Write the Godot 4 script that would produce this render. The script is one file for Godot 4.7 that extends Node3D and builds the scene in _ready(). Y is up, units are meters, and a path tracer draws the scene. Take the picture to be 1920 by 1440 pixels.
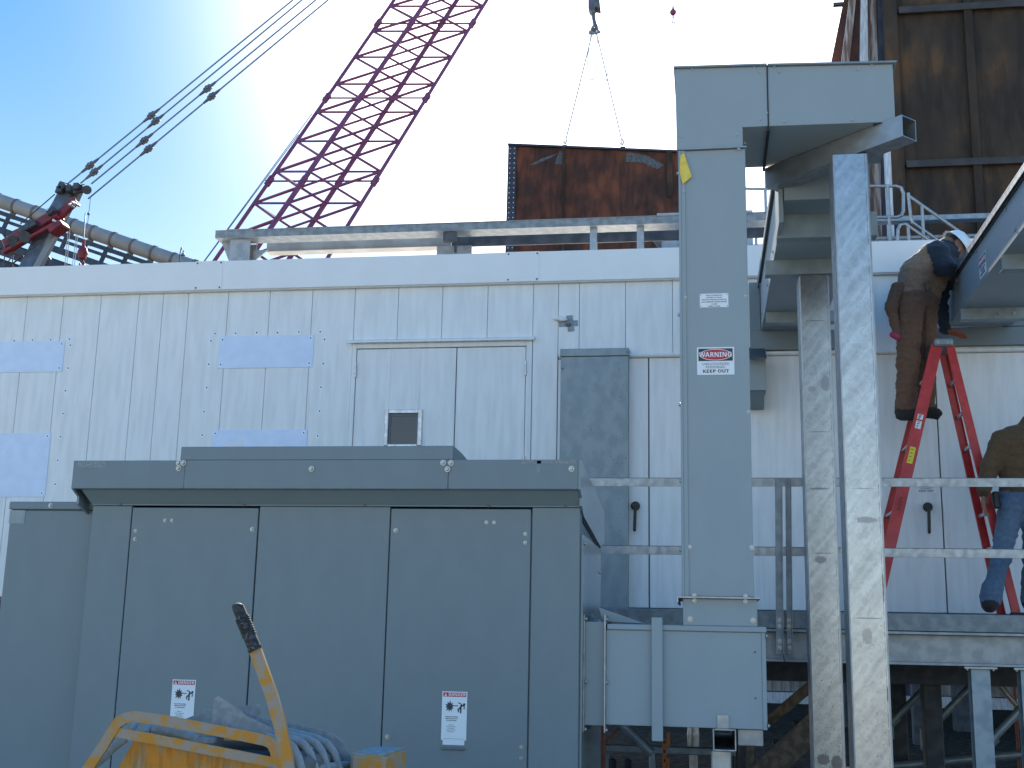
extends Node3D
# An industrial yard: white electrical house on a steel platform, grey switchgear with bus ducts, a lattice crane behind.

# ---------------------------------------------------------------- mesh builder
class MB:
	var v := PackedVector3Array()
	var n := PackedVector3Array()
	var uv := PackedVector2Array()
	var c := PackedColorArray()
	var col := Color.WHITE

	func vert(p: Vector3, nn: Vector3, t: Vector2) -> void:
		v.append(p); n.append(nn); uv.append(t); c.append(col)

	func tri(a: Vector3, b: Vector3, d: Vector3, na: Vector3, nb: Vector3, nd: Vector3, ta := Vector2.ZERO, tb := Vector2.ZERO, td := Vector2.ZERO) -> void:
		if (b - a).cross(d - a).dot(na + nb + nd) > 0.0:
			vert(a, na, ta); vert(d, nd, td); vert(b, nb, tb)
		else:
			vert(a, na, ta); vert(b, nb, tb); vert(d, nd, td)

	func quad(a: Vector3, b: Vector3, d: Vector3, e: Vector3, nn: Vector3) -> void:
		tri(a, b, d, nn, nn, nn, Vector2(0, 1), Vector2(1, 1), Vector2(1, 0))
		tri(a, d, e, nn, nn, nn, Vector2(0, 1), Vector2(1, 0), Vector2(0, 0))

	func box(x0: float, x1: float, y0: float, y1: float, z0: float, z1: float, bv := 0.0, xf := Transform3D()) -> void:
		var lo := Vector3(minf(x0, x1), minf(y0, y1), minf(z0, z1))
		var hi := Vector3(maxf(x0, x1), maxf(y0, y1), maxf(z0, z1))
		var b := minf(bv, 0.45 * minf(hi.x - lo.x, minf(hi.y - lo.y, hi.z - lo.z)))
		var ctr := (lo + hi) * 0.5
		var h := (hi - lo) * 0.5
		var hb := h - Vector3(b, b, b)
		for ax in 3:
			var u := (ax + 1) % 3
			var w := (ax + 2) % 3
			for s in [-1.0, 1.0]:
				var nn := Vector3.ZERO
				nn[ax] = s
				var q: Array[Vector3] = []
				for k in [[-1, -1], [1, -1], [1, 1], [-1, 1]]:
					var p := Vector3.ZERO
					p[ax] = s * h[ax]; p[u] = k[0] * hb[u]; p[w] = k[1] * hb[w]
					q.append(xf * (ctr + p))
				quad(q[0], q[1], q[2], q[3], (xf.basis * nn).normalized())
		if b <= 0.0:
			return
		for ax in 3:
			var u := (ax + 1) % 3
			var w := (ax + 2) % 3
			for su in [-1.0, 1.0]:
				for sw in [-1.0, 1.0]:
					var nu := Vector3.ZERO
					nu[u] = su
					var nw := Vector3.ZERO
					nw[w] = sw
					var q: Array[Vector3] = []
					for k in [[-1, 0], [1, 0], [1, 1], [-1, 1]]:
						var p := Vector3.ZERO
						p[ax] = k[0] * hb[ax]
						p[u] = su * (h[u] if k[1] == 0 else hb[u])
						p[w] = sw * (hb[w] if k[1] == 0 else h[w])
						q.append(xf * (ctr + p))
					quad(q[0], q[1], q[2], q[3], (xf.basis * (nu + nw)).normalized())
		for sx in [-1.0, 1.0]:
			for sy in [-1.0, 1.0]:
				for sz in [-1.0, 1.0]:
					var s3 := Vector3(sx, sy, sz)
					var nn := (xf.basis * s3).normalized()
					tri(xf * (ctr + s3 * Vector3(h.x, hb.y, hb.z)), xf * (ctr + s3 * Vector3(hb.x, h.y, hb.z)), xf * (ctr + s3 * Vector3(hb.x, hb.y, h.z)), nn, nn, nn)

	func frame(d: Vector3, up := Vector3.UP) -> Basis:
		var z := d.normalized()
		if absf(z.dot(up)) > 0.98:
			up = Vector3.RIGHT
		var x := up.cross(z).normalized()
		return Basis(x, z.cross(x), z)

	# a straight bar of rectangular section between two points
	func bar(p: Vector3, q: Vector3, w: float, h: float, up := Vector3.UP, bv := 0.0) -> void:
		var l := p.distance_to(q)
		box(-w / 2, w / 2, -h / 2, h / 2, -l / 2, l / 2, bv, Transform3D(frame(q - p, up), (p + q) / 2))

	func tube(p: Vector3, q: Vector3, r0: float, r1 := -1.0, seg := 10, caps := true) -> void:
		if r1 < 0.0:
			r1 = r0
		var f := frame(q - p)
		var sl := (r0 - r1) / maxf(p.distance_to(q), 1e-6)
		for k in seg:
			var a0 := TAU * k / seg
			var a1 := TAU * (k + 1) / seg
			var d0 := f.x * cos(a0) + f.y * sin(a0)
			var d1 := f.x * cos(a1) + f.y * sin(a1)
			var n0 := (d0 + f.z * sl).normalized()
			var n1 := (d1 + f.z * sl).normalized()
			var u0 := float(k) / seg
			var u1 := float(k + 1) / seg
			tri(p + d0 * r0, p + d1 * r0, q + d1 * r1, n0, n1, n1, Vector2(u0, 1), Vector2(u1, 1), Vector2(u1, 0))
			tri(p + d0 * r0, q + d1 * r1, q + d0 * r1, n0, n1, n0, Vector2(u0, 1), Vector2(u1, 0), Vector2(u0, 0))
			if caps:
				tri(p, p + d0 * r0, p + d1 * r0, -f.z, -f.z, -f.z)
				tri(q, q + d0 * r1, q + d1 * r1, f.z, f.z, f.z)

	# a bent round bar through points
	func path(pts: Array, r: float, seg := 8) -> void:
		for k in pts.size() - 1:
			tube(pts[k], pts[k + 1], r, r, seg, k == 0 or k == pts.size() - 2)
			if k > 0:
				ball(pts[k], r, seg, 4)

	# a flat bar swept through points; w lies along side, h across the path
	func ribbon(pts: Array, side: Vector3, w: float, h: float) -> void:
		var rows := []
		for k in pts.size():
			var t: Vector3 = (pts[mini(k + 1, pts.size() - 1)] - pts[maxi(k - 1, 0)]).normalized()
			var o := side.cross(t).normalized()
			var p: Vector3 = pts[k]
			rows.append([p - side * w / 2 - o * h / 2, p + side * w / 2 - o * h / 2, p + side * w / 2 + o * h / 2, p - side * w / 2 + o * h / 2, o, t])
		for k in rows.size() - 1:
			var a: Array = rows[k]
			var b: Array = rows[k + 1]
			for j in 4:
				var j2 := (j + 1) % 4
				var na: Vector3 = [-a[4], side, a[4], -side][j]
				var nb: Vector3 = [-b[4], side, b[4], -side][j]
				tri(a[j], a[j2], b[j2], na, na, nb)
				tri(a[j], b[j2], b[j], na, nb, nb)
		var e: Array = rows[-1]
		var s: Array = rows[0]
		quad(e[0], e[1], e[2], e[3], e[5])
		quad(s[0], s[1], s[2], s[3], -s[5])

	func ball(ctr: Vector3, r: float, seg := 12, rings := 7, sc := Vector3.ONE) -> void:
		for i in rings:
			for k in seg:
				var q := []
				for m in [[i, k], [i + 1, k], [i + 1, k + 1], [i, k + 1]]:
					var th: float = PI * m[0] / rings
					var ph: float = TAU * m[1] / seg
					q.append(Vector3(sin(th) * cos(ph), cos(th), sin(th) * sin(ph)))
				var p := []
				var nn := []
				for d in q:
					p.append(ctr + d * r * sc); nn.append((d / sc).normalized())
				if i > 0:
					tri(p[0], p[1], p[3], nn[0], nn[1], nn[3])
				if i < rings - 1:
					tri(p[1], p[2], p[3], nn[1], nn[2], nn[3])

	# profile: array of Vector2(radius, height) turned about the basis' y axis
	func lathe(xf: Transform3D, prof: Array, seg := 14) -> void:
		for i in prof.size() - 1:
			var a: Vector2 = prof[i]
			var b: Vector2 = prof[i + 1]
			var dd := (b - a)
			var nr := Vector2(dd.y, -dd.x).normalized()
			for k in seg:
				var a0 := TAU * k / seg
				var a1 := TAU * (k + 1) / seg
				var c0 := Vector3(cos(a0), 0, sin(a0))
				var c1 := Vector3(cos(a1), 0, sin(a1))
				var n0 := (xf.basis * (c0 * nr.x + Vector3(0, nr.y, 0))).normalized()
				var n1 := (xf.basis * (c1 * nr.x + Vector3(0, nr.y, 0))).normalized()
				var p0 := xf * (c0 * a.x + Vector3(0, a.y, 0))
				var p1 := xf * (c1 * a.x + Vector3(0, a.y, 0))
				var p2 := xf * (c1 * b.x + Vector3(0, b.y, 0))
				var p3 := xf * (c0 * b.x + Vector3(0, b.y, 0))
				if a.x > 1e-5:
					tri(p0, p1, p2, n0, n1, n1)
				if b.x > 1e-5:
					tri(p0, p2, p3, n0, n1, n0)

	# a polygon in the xy plane of xf, given thickness along its z (from 0 to depth)
	func prism(poly: PackedVector2Array, xf: Transform3D, depth: float) -> void:
		var idx := Geometry2D.triangulate_polygon(poly)
		var nz := xf.basis.z.normalized()
		var sg := signf(depth)
		for k in range(0, idx.size(), 3):
			var q := [poly[idx[k]], poly[idx[k + 1]], poly[idx[k + 2]]]
			for s in 2:
				var p := []
				for e in q:
					p.append(xf * Vector3(e.x, e.y, depth * s))
				var nn := nz * (sg if s == 1 else -sg)
				tri(p[0], p[1], p[2], nn, nn, nn)
		var area := 0.0
		for k in poly.size():
			area += poly[k].cross(poly[(k + 1) % poly.size()])
		for k in poly.size():
			var a := poly[k]
			var b := poly[(k + 1) % poly.size()]
			var e := (b - a).normalized() * signf(area)
			var nn := (xf.basis * Vector3(e.y, -e.x, 0)).normalized()
			quad(xf * Vector3(a.x, a.y, 0), xf * Vector3(b.x, b.y, 0), xf * Vector3(b.x, b.y, depth), xf * Vector3(a.x, a.y, depth), nn)

	func text(s: String, cap: float, xf: Transform3D, bold := false, stretch := 1.0) -> void:
		var tm := TextMesh.new()
		var f := SystemFont.new()
		f.font_names = PackedStringArray(["Droid Sans"])
		if bold:
			f.font_weight = 700
		tm.font = f
		tm.font_size = 64
		tm.pixel_size = cap / 46.0
		tm.depth = 0.0012
		tm.curve_step = 3.0
		tm.text = s
		var ar := tm.get_mesh_arrays()
		if ar.is_empty() or ar[Mesh.ARRAY_VERTEX] == null:
			return
		var vs: PackedVector3Array = ar[Mesh.ARRAY_VERTEX]
		var ns: PackedVector3Array = ar[Mesh.ARRAY_NORMAL]
		var ix: PackedInt32Array = ar[Mesh.ARRAY_INDEX] if ar[Mesh.ARRAY_INDEX] != null else PackedInt32Array(range(vs.size()))
		for k in range(0, ix.size(), 3):
			var p := []
			var nn := []
			for j in 3:
				p.append(xf * (vs[ix[k + j]] * Vector3(stretch, 1, 1)))
				nn.append((xf.basis * ns[ix[k + j]]).normalized())
			tri(p[0], p[1], p[2], nn[0], nn[1], nn[2])

	func arrays(off: Vector3) -> Array:
		var a := []
		a.resize(Mesh.ARRAY_MAX)
		var w := PackedVector3Array()
		w.resize(v.size())
		for k in v.size():
			w[k] = v[k] - off
		a[Mesh.ARRAY_VERTEX] = w
		a[Mesh.ARRAY_NORMAL] = n
		a[Mesh.ARRAY_TEX_UV] = uv
		a[Mesh.ARRAY_COLOR] = c
		return a


# ---------------------------------------------------------------- scene tree helpers
var names := {}
var M := {}

func numbered(called: String) -> String:
	if not names.has(called):
		names[called] = 0
		return called
	names[called] += 1
	return "%s_%03d" % [called, names[called]]

func tag(o: Node3D, label: String, category: String, group := "", kind := "") -> void:
	if label: o.set_meta("label", label)
	if category: o.set_meta("category", category)
	if group: o.set_meta("group", group)
	if kind: o.set_meta("kind", kind)

func thing(called: String, at: Vector3, label: String, category: String, group := "") -> Node3D:
	var o := Node3D.new()
	o.name = numbered(called)
	add_child(o, true)
	o.position = at
	tag(o, label, category, group)
	return o

func base_of(p: Node3D) -> Vector3:
	var at := Vector3.ZERO
	var q: Node = p
	while q is Node3D and q != self:
		at += q.position
		q = q.get_parent()
	return at

# surfs: an MB and a material, or an array of such pairs (one surface each)
func mesh_of(surfs: Array, off: Vector3) -> ArrayMesh:
	var am := ArrayMesh.new()
	for s in surfs:
		var b: MB = s[0]
		if b.v.size() == 0:
			continue
		am.add_surface_from_arrays(Mesh.PRIMITIVE_TRIANGLES, b.arrays(off))
		am.surface_set_material(am.get_surface_count() - 1, s[1])
	return am

func part(parent: Node3D, called: String, b: MB, mat: Material, label := "") -> MeshInstance3D:
	return parts(parent, called, [[b, mat]], label)

func parts(parent: Node3D, called: String, surfs: Array, label := "") -> MeshInstance3D:
	var o := MeshInstance3D.new()
	o.name = called
	parent.add_child(o, true)
	o.mesh = mesh_of(surfs, base_of(parent))
	if label: o.set_meta("label", label)
	return o

# one copy of a shared mesh, placed in the world
func put(parent: Node3D, called: String, m: Mesh, at: Vector3, b := Basis()) -> MeshInstance3D:
	var o := MeshInstance3D.new()
	o.name = called
	parent.add_child(o, true)
	o.mesh = m
	o.transform = Transform3D(b, at - base_of(parent))
	return o

func solo(called: String, b: MB, mat: Material, label: String, category: String, group := "", kind := "") -> MeshInstance3D:
	var o := MeshInstance3D.new()
	o.name = numbered(called)
	add_child(o, true)
	o.mesh = mesh_of([[b, mat]], Vector3.ZERO)
	tag(o, label, category, group, kind)
	return o

# ---------------------------------------------------------------- materials
func flat(r: float, g: float, b: float, rough := 0.6, metal := 0.0) -> StandardMaterial3D:
	var m := StandardMaterial3D.new()
	m.albedo_color = Color(r, g, b).linear_to_srgb()
	m.roughness = rough
	m.metallic = metal
	return m

func noise_tex(seed_: int, freq: float, c0: Color, c1: Color, lo := 0.3, hi := 0.7, oct := 4, kind := FastNoiseLite.TYPE_SIMPLEX_SMOOTH, size := 512, mid: Variant = null) -> NoiseTexture2D:
	var f := FastNoiseLite.new()
	f.seed = seed_
	f.noise_type = kind
	f.frequency = freq
	f.fractal_octaves = oct
	var t := NoiseTexture2D.new()
	t.width = size
	t.height = size
	t.seamless = true
	t.noise = f
	var g := Gradient.new()
	g.offsets = PackedFloat32Array([lo, hi])
	g.colors = PackedColorArray([c0, c1])
	if mid != null:
		g.add_point((lo + hi) * 0.5, mid)
	t.color_ramp = g
	return t

func lin(r: float, g: float, b: float) -> Color:
	return Color(r, g, b).linear_to_srgb()

# a mottled surface: colour varies between two linear colours; tri-planar in world metres
func mottled(seed_: int, a: Color, b: Color, scale: Vector3, rough := 0.6, metal := 0.0, freq := 0.012, lo := 0.3, hi := 0.7, mid: Variant = null) -> StandardMaterial3D:
	var m := StandardMaterial3D.new()
	m.albedo_texture = noise_tex(seed_, freq, a, b, lo, hi, 5, FastNoiseLite.TYPE_SIMPLEX_SMOOTH, 512, mid)
	m.roughness = rough
	m.metallic = metal
	m.uv1_triplanar = true
	m.uv1_world_triplanar = true
	m.uv1_scale = scale
	return m

func rough_map(m: StandardMaterial3D, seed_: int, lo: float, hi: float, freq := 0.02) -> void:
	m.roughness = 1.0
	m.roughness_texture = noise_tex(seed_, freq, Color(lo, lo, lo), Color(hi, hi, hi), 0.3, 0.7)
	m.roughness_texture_channel = BaseMaterial3D.TEXTURE_CHANNEL_RED

# vertical run marks laid over a material's colour
func streaked(m: StandardMaterial3D, seed_: int, scale: Vector3, low: float) -> void:
	m.detail_enabled = true
	m.detail_blend_mode = BaseMaterial3D.BLEND_MODE_MUL
	m.detail_uv_layer = BaseMaterial3D.DETAIL_UV_2
	m.uv2_triplanar = true
	m.uv2_world_triplanar = true
	m.uv2_scale = scale
	m.detail_albedo = noise_tex(seed_, 0.02, Color(low, low, low), Color(1, 1, 1), 0.32, 0.6, 4)

func bumpy(m: StandardMaterial3D, seed_: int, freq: float, strength: float) -> void:
	var f := FastNoiseLite.new()
	f.seed = seed_
	f.frequency = freq
	f.fractal_octaves = 4
	var t := NoiseTexture2D.new()
	t.width = 512
	t.height = 512
	t.seamless = true
	t.as_normal_map = true
	t.bump_strength = strength
	t.noise = f
	m.normal_enabled = true
	m.normal_texture = t
	m.normal_scale = 1.0

# galvanised column face: streaks, scuffs, stains and punched specks, drawn into one picture per column
func column_picture(seed_: int, w: int, h: int, specks: int, stains: Array) -> ImageTexture:
	var img := Image.create(w, h, false, Image.FORMAT_RGB8)
	var f := FastNoiseLite.new()
	f.seed = seed_
	f.frequency = 0.009
	f.fractal_octaves = 4
	var g := FastNoiseLite.new()
	g.seed = seed_ + 7
	g.frequency = 0.05
	g.fractal_octaves = 3
	var sc := FastNoiseLite.new()
	sc.seed = seed_ + 13
	sc.frequency = 0.03
	var st := 2.2      # one picture row is this many picture columns tall
	for y in h:
		for x in w:
			var yy := y * st
			var a := f.get_noise_2d(x, yy)
			var b := g.get_noise_2d(x, yy)
			var s := sc.get_noise_2d((x + yy * 0.8) * 0.42, (x * 0.8 - yy) * 0.05)   # slanting wipe marks
			var l := 0.43 + 0.10 * a + 0.03 * b + 0.10 * s + 0.02 * g.get_noise_2d(x * 3.0, yy * 3.0)
			l -= 0.10 * smoothstep(0.10, 0.40, b * 0.3 + a)                          # dull oxide blotches
			img.set_pixel(x, y, lin(l * 0.97, l * 0.985, l))
	var r := RandomNumberGenerator.new()
	r.seed = seed_
	for k in specks:
		var cx := r.randf_range(0.1, 0.92) * w
		var cy := h * (0.585 + 0.26 * (1.0 - pow(r.randf(), 1.5)))
		var rad := r.randf_range(1.6, 5.5)
		var l := r.randf_range(0.10, 0.25)
		for yy in range(int(cy - rad), int(cy + rad) + 1):
			for xx in range(int(cx - rad), int(cx + rad) + 1):
				if xx >= 0 and yy >= 0 and xx < w and yy < h and Vector2(xx - cx, (yy - cy) * st).length() < rad * (0.7 + 0.3 * g.get_noise_2d(xx * 6, yy * 6)):
					img.set_pixel(xx, yy, lin(l, l, l * 1.05))
	for sn in stains:   # [u, v, half width, half height, tone]
		var cx: float = sn[0] * w
		var cy: float = sn[1] * h
		for yy in range(maxi(0, int(cy - sn[3] * h)), mini(h, int(cy + sn[3] * h) + 1)):
			for xx in range(maxi(0, int(cx - sn[2] * w)), mini(w, int(cx + sn[2] * w) + 1)):
				var q := Vector2((xx - cx) / (sn[2] * w), (yy - cy) / (sn[3] * h)).length()
				if q < 0.85 + 0.3 * g.get_noise_2d(xx * 2, yy * 2):
					var old := img.get_pixel(xx, yy)
					img.set_pixel(xx, yy, old.lerp(lin(sn[4], sn[4], sn[4] * 1.04), 0.75))
	# a rough torch-cut line down one edge
	for y in h:
		var e := int(w * 0.955 + 2.0 * sc.get_noise_2d(3.0, y * 4.0))
		if g.get_noise_2d(77.0, y * 0.7) > -0.15:
			for x in range(e, mini(e + 2, w)):
				img.set_pixel(x, y, lin(0.08, 0.08, 0.09))
	return ImageTexture.create_from_image(img)

func materials() -> void:
	var m: StandardMaterial3D
	m = mottled(11, lin(0.715, 0.72, 0.715), lin(0.755, 0.76, 0.755), Vector3(0.9, 0.16, 0.9), 0.42, 0.0, 0.02)
	streaked(m, 73, Vector3(1.1, 0.10, 1.1), 0.977)
	M.white = m
	m = mottled(12, lin(0.74, 0.74, 0.735), lin(0.76, 0.76, 0.755), Vector3(0.5, 0.5, 0.5), 0.45)
	M.fascia = m
	m = mottled(13, lin(0.58, 0.67, 0.83), lin(0.62, 0.71, 0.87), Vector3(0.8, 0.8, 0.8), 0.3)
	M.film = m
	M.screw = flat(0.75, 0.85, 0.95, 0.35, 0.3)
	M.bolt = flat(0.42, 0.42, 0.41, 0.35, 0.9)
	M.core = flat(0.16, 0.16, 0.16, 0.8)
	M.frame = mottled(66, lin(0.17, 0.19, 0.20), lin(0.24, 0.26, 0.27), Vector3(0.8, 0.8, 0.8), 0.5, 0.25, 0.02)
	M.rib = mottled(69, lin(0.036, 0.034, 0.033), lin(0.055, 0.050, 0.047), Vector3(0.3, 0.3, 0.3), 0.7)
	M.dark = flat(0.02, 0.02, 0.024, 0.7)
	M.seal = flat(0.12, 0.12, 0.12, 0.8)
	M.black = flat(0.012, 0.012, 0.014, 0.45)
	m = mottled(14, lin(0.166, 0.203, 0.218), lin(0.172, 0.210, 0.225), Vector3(0.6, 0.35, 0.6), 0.5, 0.0, 0.015)
	m.roughness = 0.48
	M.grey = m
	M.worn = mottled(68, lin(0.17, 0.20, 0.21), lin(0.26, 0.28, 0.28), Vector3(4, 4, 4), 0.6, 0.0, 0.03)
	M.greygloss = mottled(67, lin(0.17, 0.22, 0.24), lin(0.185, 0.235, 0.255), Vector3(0.6, 0.35, 0.6), 0.2)
	m = mottled(16, lin(0.268, 0.308, 0.324), lin(0.277, 0.317, 0.333), Vector3(0.5, 0.3, 0.5), 0.48)
	M.duct = m
	m = mottled(17, lin(0.31, 0.32, 0.33), lin(0.39, 0.40, 0.41), Vector3(1.3, 1.3, 1.3), 0.42, 0.75, 0.014, 0.25, 0.75)
	rough_map(m, 18, 0.36, 0.5)
	M.galv = m
	m = mottled(19, lin(0.225, 0.265, 0.28), lin(0.27, 0.31, 0.325), Vector3(0.8, 0.5, 0.8), 0.5, 0.35, 0.015)
	M.sheet = m
	m = mottled(20, lin(0.27, 0.28, 0.29), lin(0.35, 0.36, 0.37), Vector3(0.7, 0.7, 0.7), 0.5, 0.6, 0.02)
	M.steel = m
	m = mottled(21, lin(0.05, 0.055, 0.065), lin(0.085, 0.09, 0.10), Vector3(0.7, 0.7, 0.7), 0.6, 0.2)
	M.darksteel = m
	m = mottled(22, lin(0.055, 0.024, 0.016), lin(0.185, 0.058, 0.026), Vector3(0.16, 0.13, 0.16), 0.75, 0.1, 0.009, 0.2, 0.85, lin(0.105, 0.036, 0.019))
	bumpy(m, 23, 0.05, 1.5)
	streaked(m, 71, Vector3(0.35, 0.06, 0.35), 0.84)
	M.rust = m
	m = mottled(24, lin(0.036, 0.023, 0.013), lin(0.12, 0.058, 0.021), Vector3(0.20, 0.12, 0.20), 0.8, 0.05, 0.008, 0.25, 0.9, lin(0.054, 0.033, 0.019))
	bumpy(m, 25, 0.04, 1.5)
	streaked(m, 72, Vector3(0.30, 0.05, 0.30), 0.82)
	M.casing = m
	m = mottled(26, lin(0.16, 0.10, 0.08), lin(0.42, 0.40, 0.38), Vector3(0.9, 0.08, 0.9), 0.8, 0.0, 0.02)
	M.insul = m
	M.pale = mottled(27, lin(0.45, 0.47, 0.5), lin(0.62, 0.64, 0.66), Vector3(1.2, 0.15, 1.2), 0.6, 0.2, 0.03)
	M.boom = mottled(28, lin(0.19, 0.040, 0.095), lin(0.26, 0.055, 0.125), Vector3(0.4, 0.4, 0.4), 0.45)
	M.craneRed = mottled(29, lin(0.15, 0.012, 0.022), lin(0.24, 0.02, 0.03), Vector3(0.4, 0.4, 0.4), 0.45)
	M.craneGrey = mottled(30, lin(0.09, 0.10, 0.12), lin(0.14, 0.15, 0.17), Vector3(0.4, 0.4, 0.4), 0.5)
	M.cable = flat(0.16, 0.22, 0.28, 0.5, 0.3)
	M.rope = flat(0.5, 0.52, 0.54, 0.7)
	M.belt = mottled(31, lin(0.25, 0.245, 0.235), lin(0.31, 0.30, 0.29), Vector3(0.15, 0.15, 0.15), 0.55)
	M.beltDark = mottled(32, lin(0.14, 0.11, 0.10), lin(0.20, 0.16, 0.14), Vector3(0.4, 0.4, 0.4), 0.7)
	M.navy = mottled(33, lin(0.025, 0.035, 0.06), lin(0.045, 0.055, 0.085), Vector3(0.3, 0.3, 0.3), 0.6)
	M.red = mottled(34, lin(0.46, 0.022, 0.025), lin(0.56, 0.032, 0.035), Vector3(1.5, 1.5, 1.5), 0.4)
	M.alu = mottled(35, lin(0.5, 0.5, 0.5), lin(0.66, 0.66, 0.66), Vector3(2, 2, 2), 0.4, 0.8)
	M.label = flat(0.74, 0.76, 0.78, 0.5)
	M.labelYellow = flat(0.75, 0.6, 0.03, 0.5)
	M.signRed = flat(0.5, 0.02, 0.04, 0.5)
	M.signInk = flat(0.03, 0.035, 0.045, 0.5)
	M.signSoft = flat(0.13, 0.15, 0.18, 0.5)
	M.tagYellow = mottled(36, lin(0.66, 0.47, 0.06), lin(0.76, 0.56, 0.09), Vector3(3, 3, 3), 0.6)
	m = mottled(37, lin(0.50, 0.19, 0.008), lin(0.32, 0.22, 0.13), Vector3(1.3, 0.6, 1.3), 0.65, 0.0, 0.02, 0.40, 0.85)
	bumpy(m, 38, 0.05, 1.0)
	streaked(m, 74, Vector3(3.0, 0.4, 3.0), 0.88)
	M.machine = m
	m = mottled(39, lin(0.47, 0.20, 0.02), lin(0.30, 0.24, 0.19), Vector3(1.6, 1.6, 1.6), 0.7, 0.0, 0.014, 0.35, 0.62)
	M.machineDusty = m
	m = mottled(40, lin(0.22, 0.24, 0.255), lin(0.29, 0.305, 0.315), Vector3(2, 2, 2), 0.85, 0.0, 0.02)
	M.dust = m
	m = mottled(41, lin(0.015, 0.015, 0.017), lin(0.14, 0.14, 0.145), Vector3(5, 5, 5), 0.75, 0.0, 0.02, 0.45, 0.8)
	M.grip = m
	m = mottled(42, lin(0.41, 0.36, 0.265), lin(0.54, 0.48, 0.36), Vector3(0.35, 0.35, 0.35), 0.95, 0.0, 0.03)
	bumpy(m, 43, 0.08, 4.0)
	M.ground = m
	m = mottled(44, lin(0.10, 0.07, 0.045), lin(0.19, 0.13, 0.085), Vector3(1.2, 1.2, 1.2), 0.8, 0.0, 0.02)
	M.wood = m
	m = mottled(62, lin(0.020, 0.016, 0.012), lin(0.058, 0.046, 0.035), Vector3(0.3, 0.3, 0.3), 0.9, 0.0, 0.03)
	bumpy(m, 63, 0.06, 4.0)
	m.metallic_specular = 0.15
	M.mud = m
	M.tan = mottled(64, lin(0.34, 0.31, 0.27), lin(0.42, 0.39, 0.34), Vector3(0.6, 0.6, 0.6), 0.5, 0.3)
	M.shed = mottled(45, lin(0.20, 0.18, 0.15), lin(0.30, 0.26, 0.22), Vector3(0.2, 0.1, 0.2), 0.6)
	M.orange = mottled(46, lin(0.45, 0.14, 0.02), lin(0.36, 0.10, 0.02), Vector3(2, 2, 2), 0.6)
	M.rustPole = mottled(47, lin(0.16, 0.045, 0.03), lin(0.24, 0.07, 0.04), Vector3(2, 2, 2), 0.7)
	M.bluepipe = mottled(48, lin(0.22, 0.27, 0.31), lin(0.30, 0.35, 0.39), Vector3(1, 1, 1), 0.45, 0.4)
	M.scrape = mottled(65, lin(0.07, 0.075, 0.075), lin(0.13, 0.14, 0.14), Vector3(0.6, 0.6, 0.6), 0.6, 0.2, 0.02)
	M.glass = flat(0.03, 0.035, 0.045, 0.12)
	M.glass.metallic_specular = 0.6
	M.tape = mottled(49, lin(0.17, 0.20, 0.23), lin(0.24, 0.27, 0.30), Vector3(3, 3, 3), 0.45, 0.2)
	M.paper = flat(0.72, 0.7, 0.66, 0.8)
	M.film2 = flat(0.70, 0.72, 0.73, 0.5)
	M.skin = flat(0.34, 0.18, 0.13, 0.55)
	M.hat = flat(0.80, 0.80, 0.78, 0.35)
	var cloth := StandardMaterial3D.new()
	cloth.vertex_color_use_as_albedo = true
	cloth.roughness = 0.9
	cloth.uv1_triplanar = true
	cloth.uv1_world_triplanar = true
	cloth.uv1_scale = Vector3(1.6, 1.6, 1.6)
	cloth.albedo_texture = noise_tex(50, 0.03, Color(0.90, 0.90, 0.90), Color(1, 1, 1), 0.3, 0.7, 5)
	bumpy(cloth, 51, 0.03, 1.2)
	cloth.rim_enabled = true
	cloth.rim = 0.15
	M.cloth = cloth

# ---------------------------------------------------------------- light and air
const SUN_ELEVATION := 31.0
const SUN_AZIMUTH := -4.0      # degrees right of straight ahead (-z)

func sky_picture() -> ImageTexture:
	var w := 512
	var h := 256
	var img := Image.create(w, h, false, Image.FORMAT_RGBF)
	var el := deg_to_rad(SUN_ELEVATION)
	var az := deg_to_rad(SUN_AZIMUTH)
	var sun := Vector3(sin(az) * cos(el), sin(el), -cos(az) * cos(el))
	for y in h:
		var lat := (0.5 - (y + 0.5) / h) * PI
		for x in w:
			var lon := (x + 0.5) / w * TAU      # the picture's left edge lies straight ahead (-z)
			var d := Vector3(sin(lon) * cos(lat), sin(lat), -cos(lon) * cos(lat))
			var up := maxf(d.y, 0.0)
			var t := exp(-pow(up / 0.27, 2.0))
			var c := Vector3(0.032, 0.165, 0.40).lerp(Vector3(0.56, 0.70, 0.74), t)
			var ang := rad_to_deg(acos(clampf(d.dot(sun), -1.0, 1.0)))
			var g := minf(0.95, 3.5 * exp(-pow(ang / 10.4, 1.8))) + 0.03 * exp(-ang / 28.0)
			c += Vector3(1.08, 0.93, 0.86) * g
			if d.y < 0.0:
				c = c.lerp(Vector3(0.30, 0.28, 0.25), clampf(-d.y * 8.0, 0.0, 1.0))
			img.set_pixel(x, y, Color(c.x, c.y, c.z))
	return ImageTexture.create_from_image(img)

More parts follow.
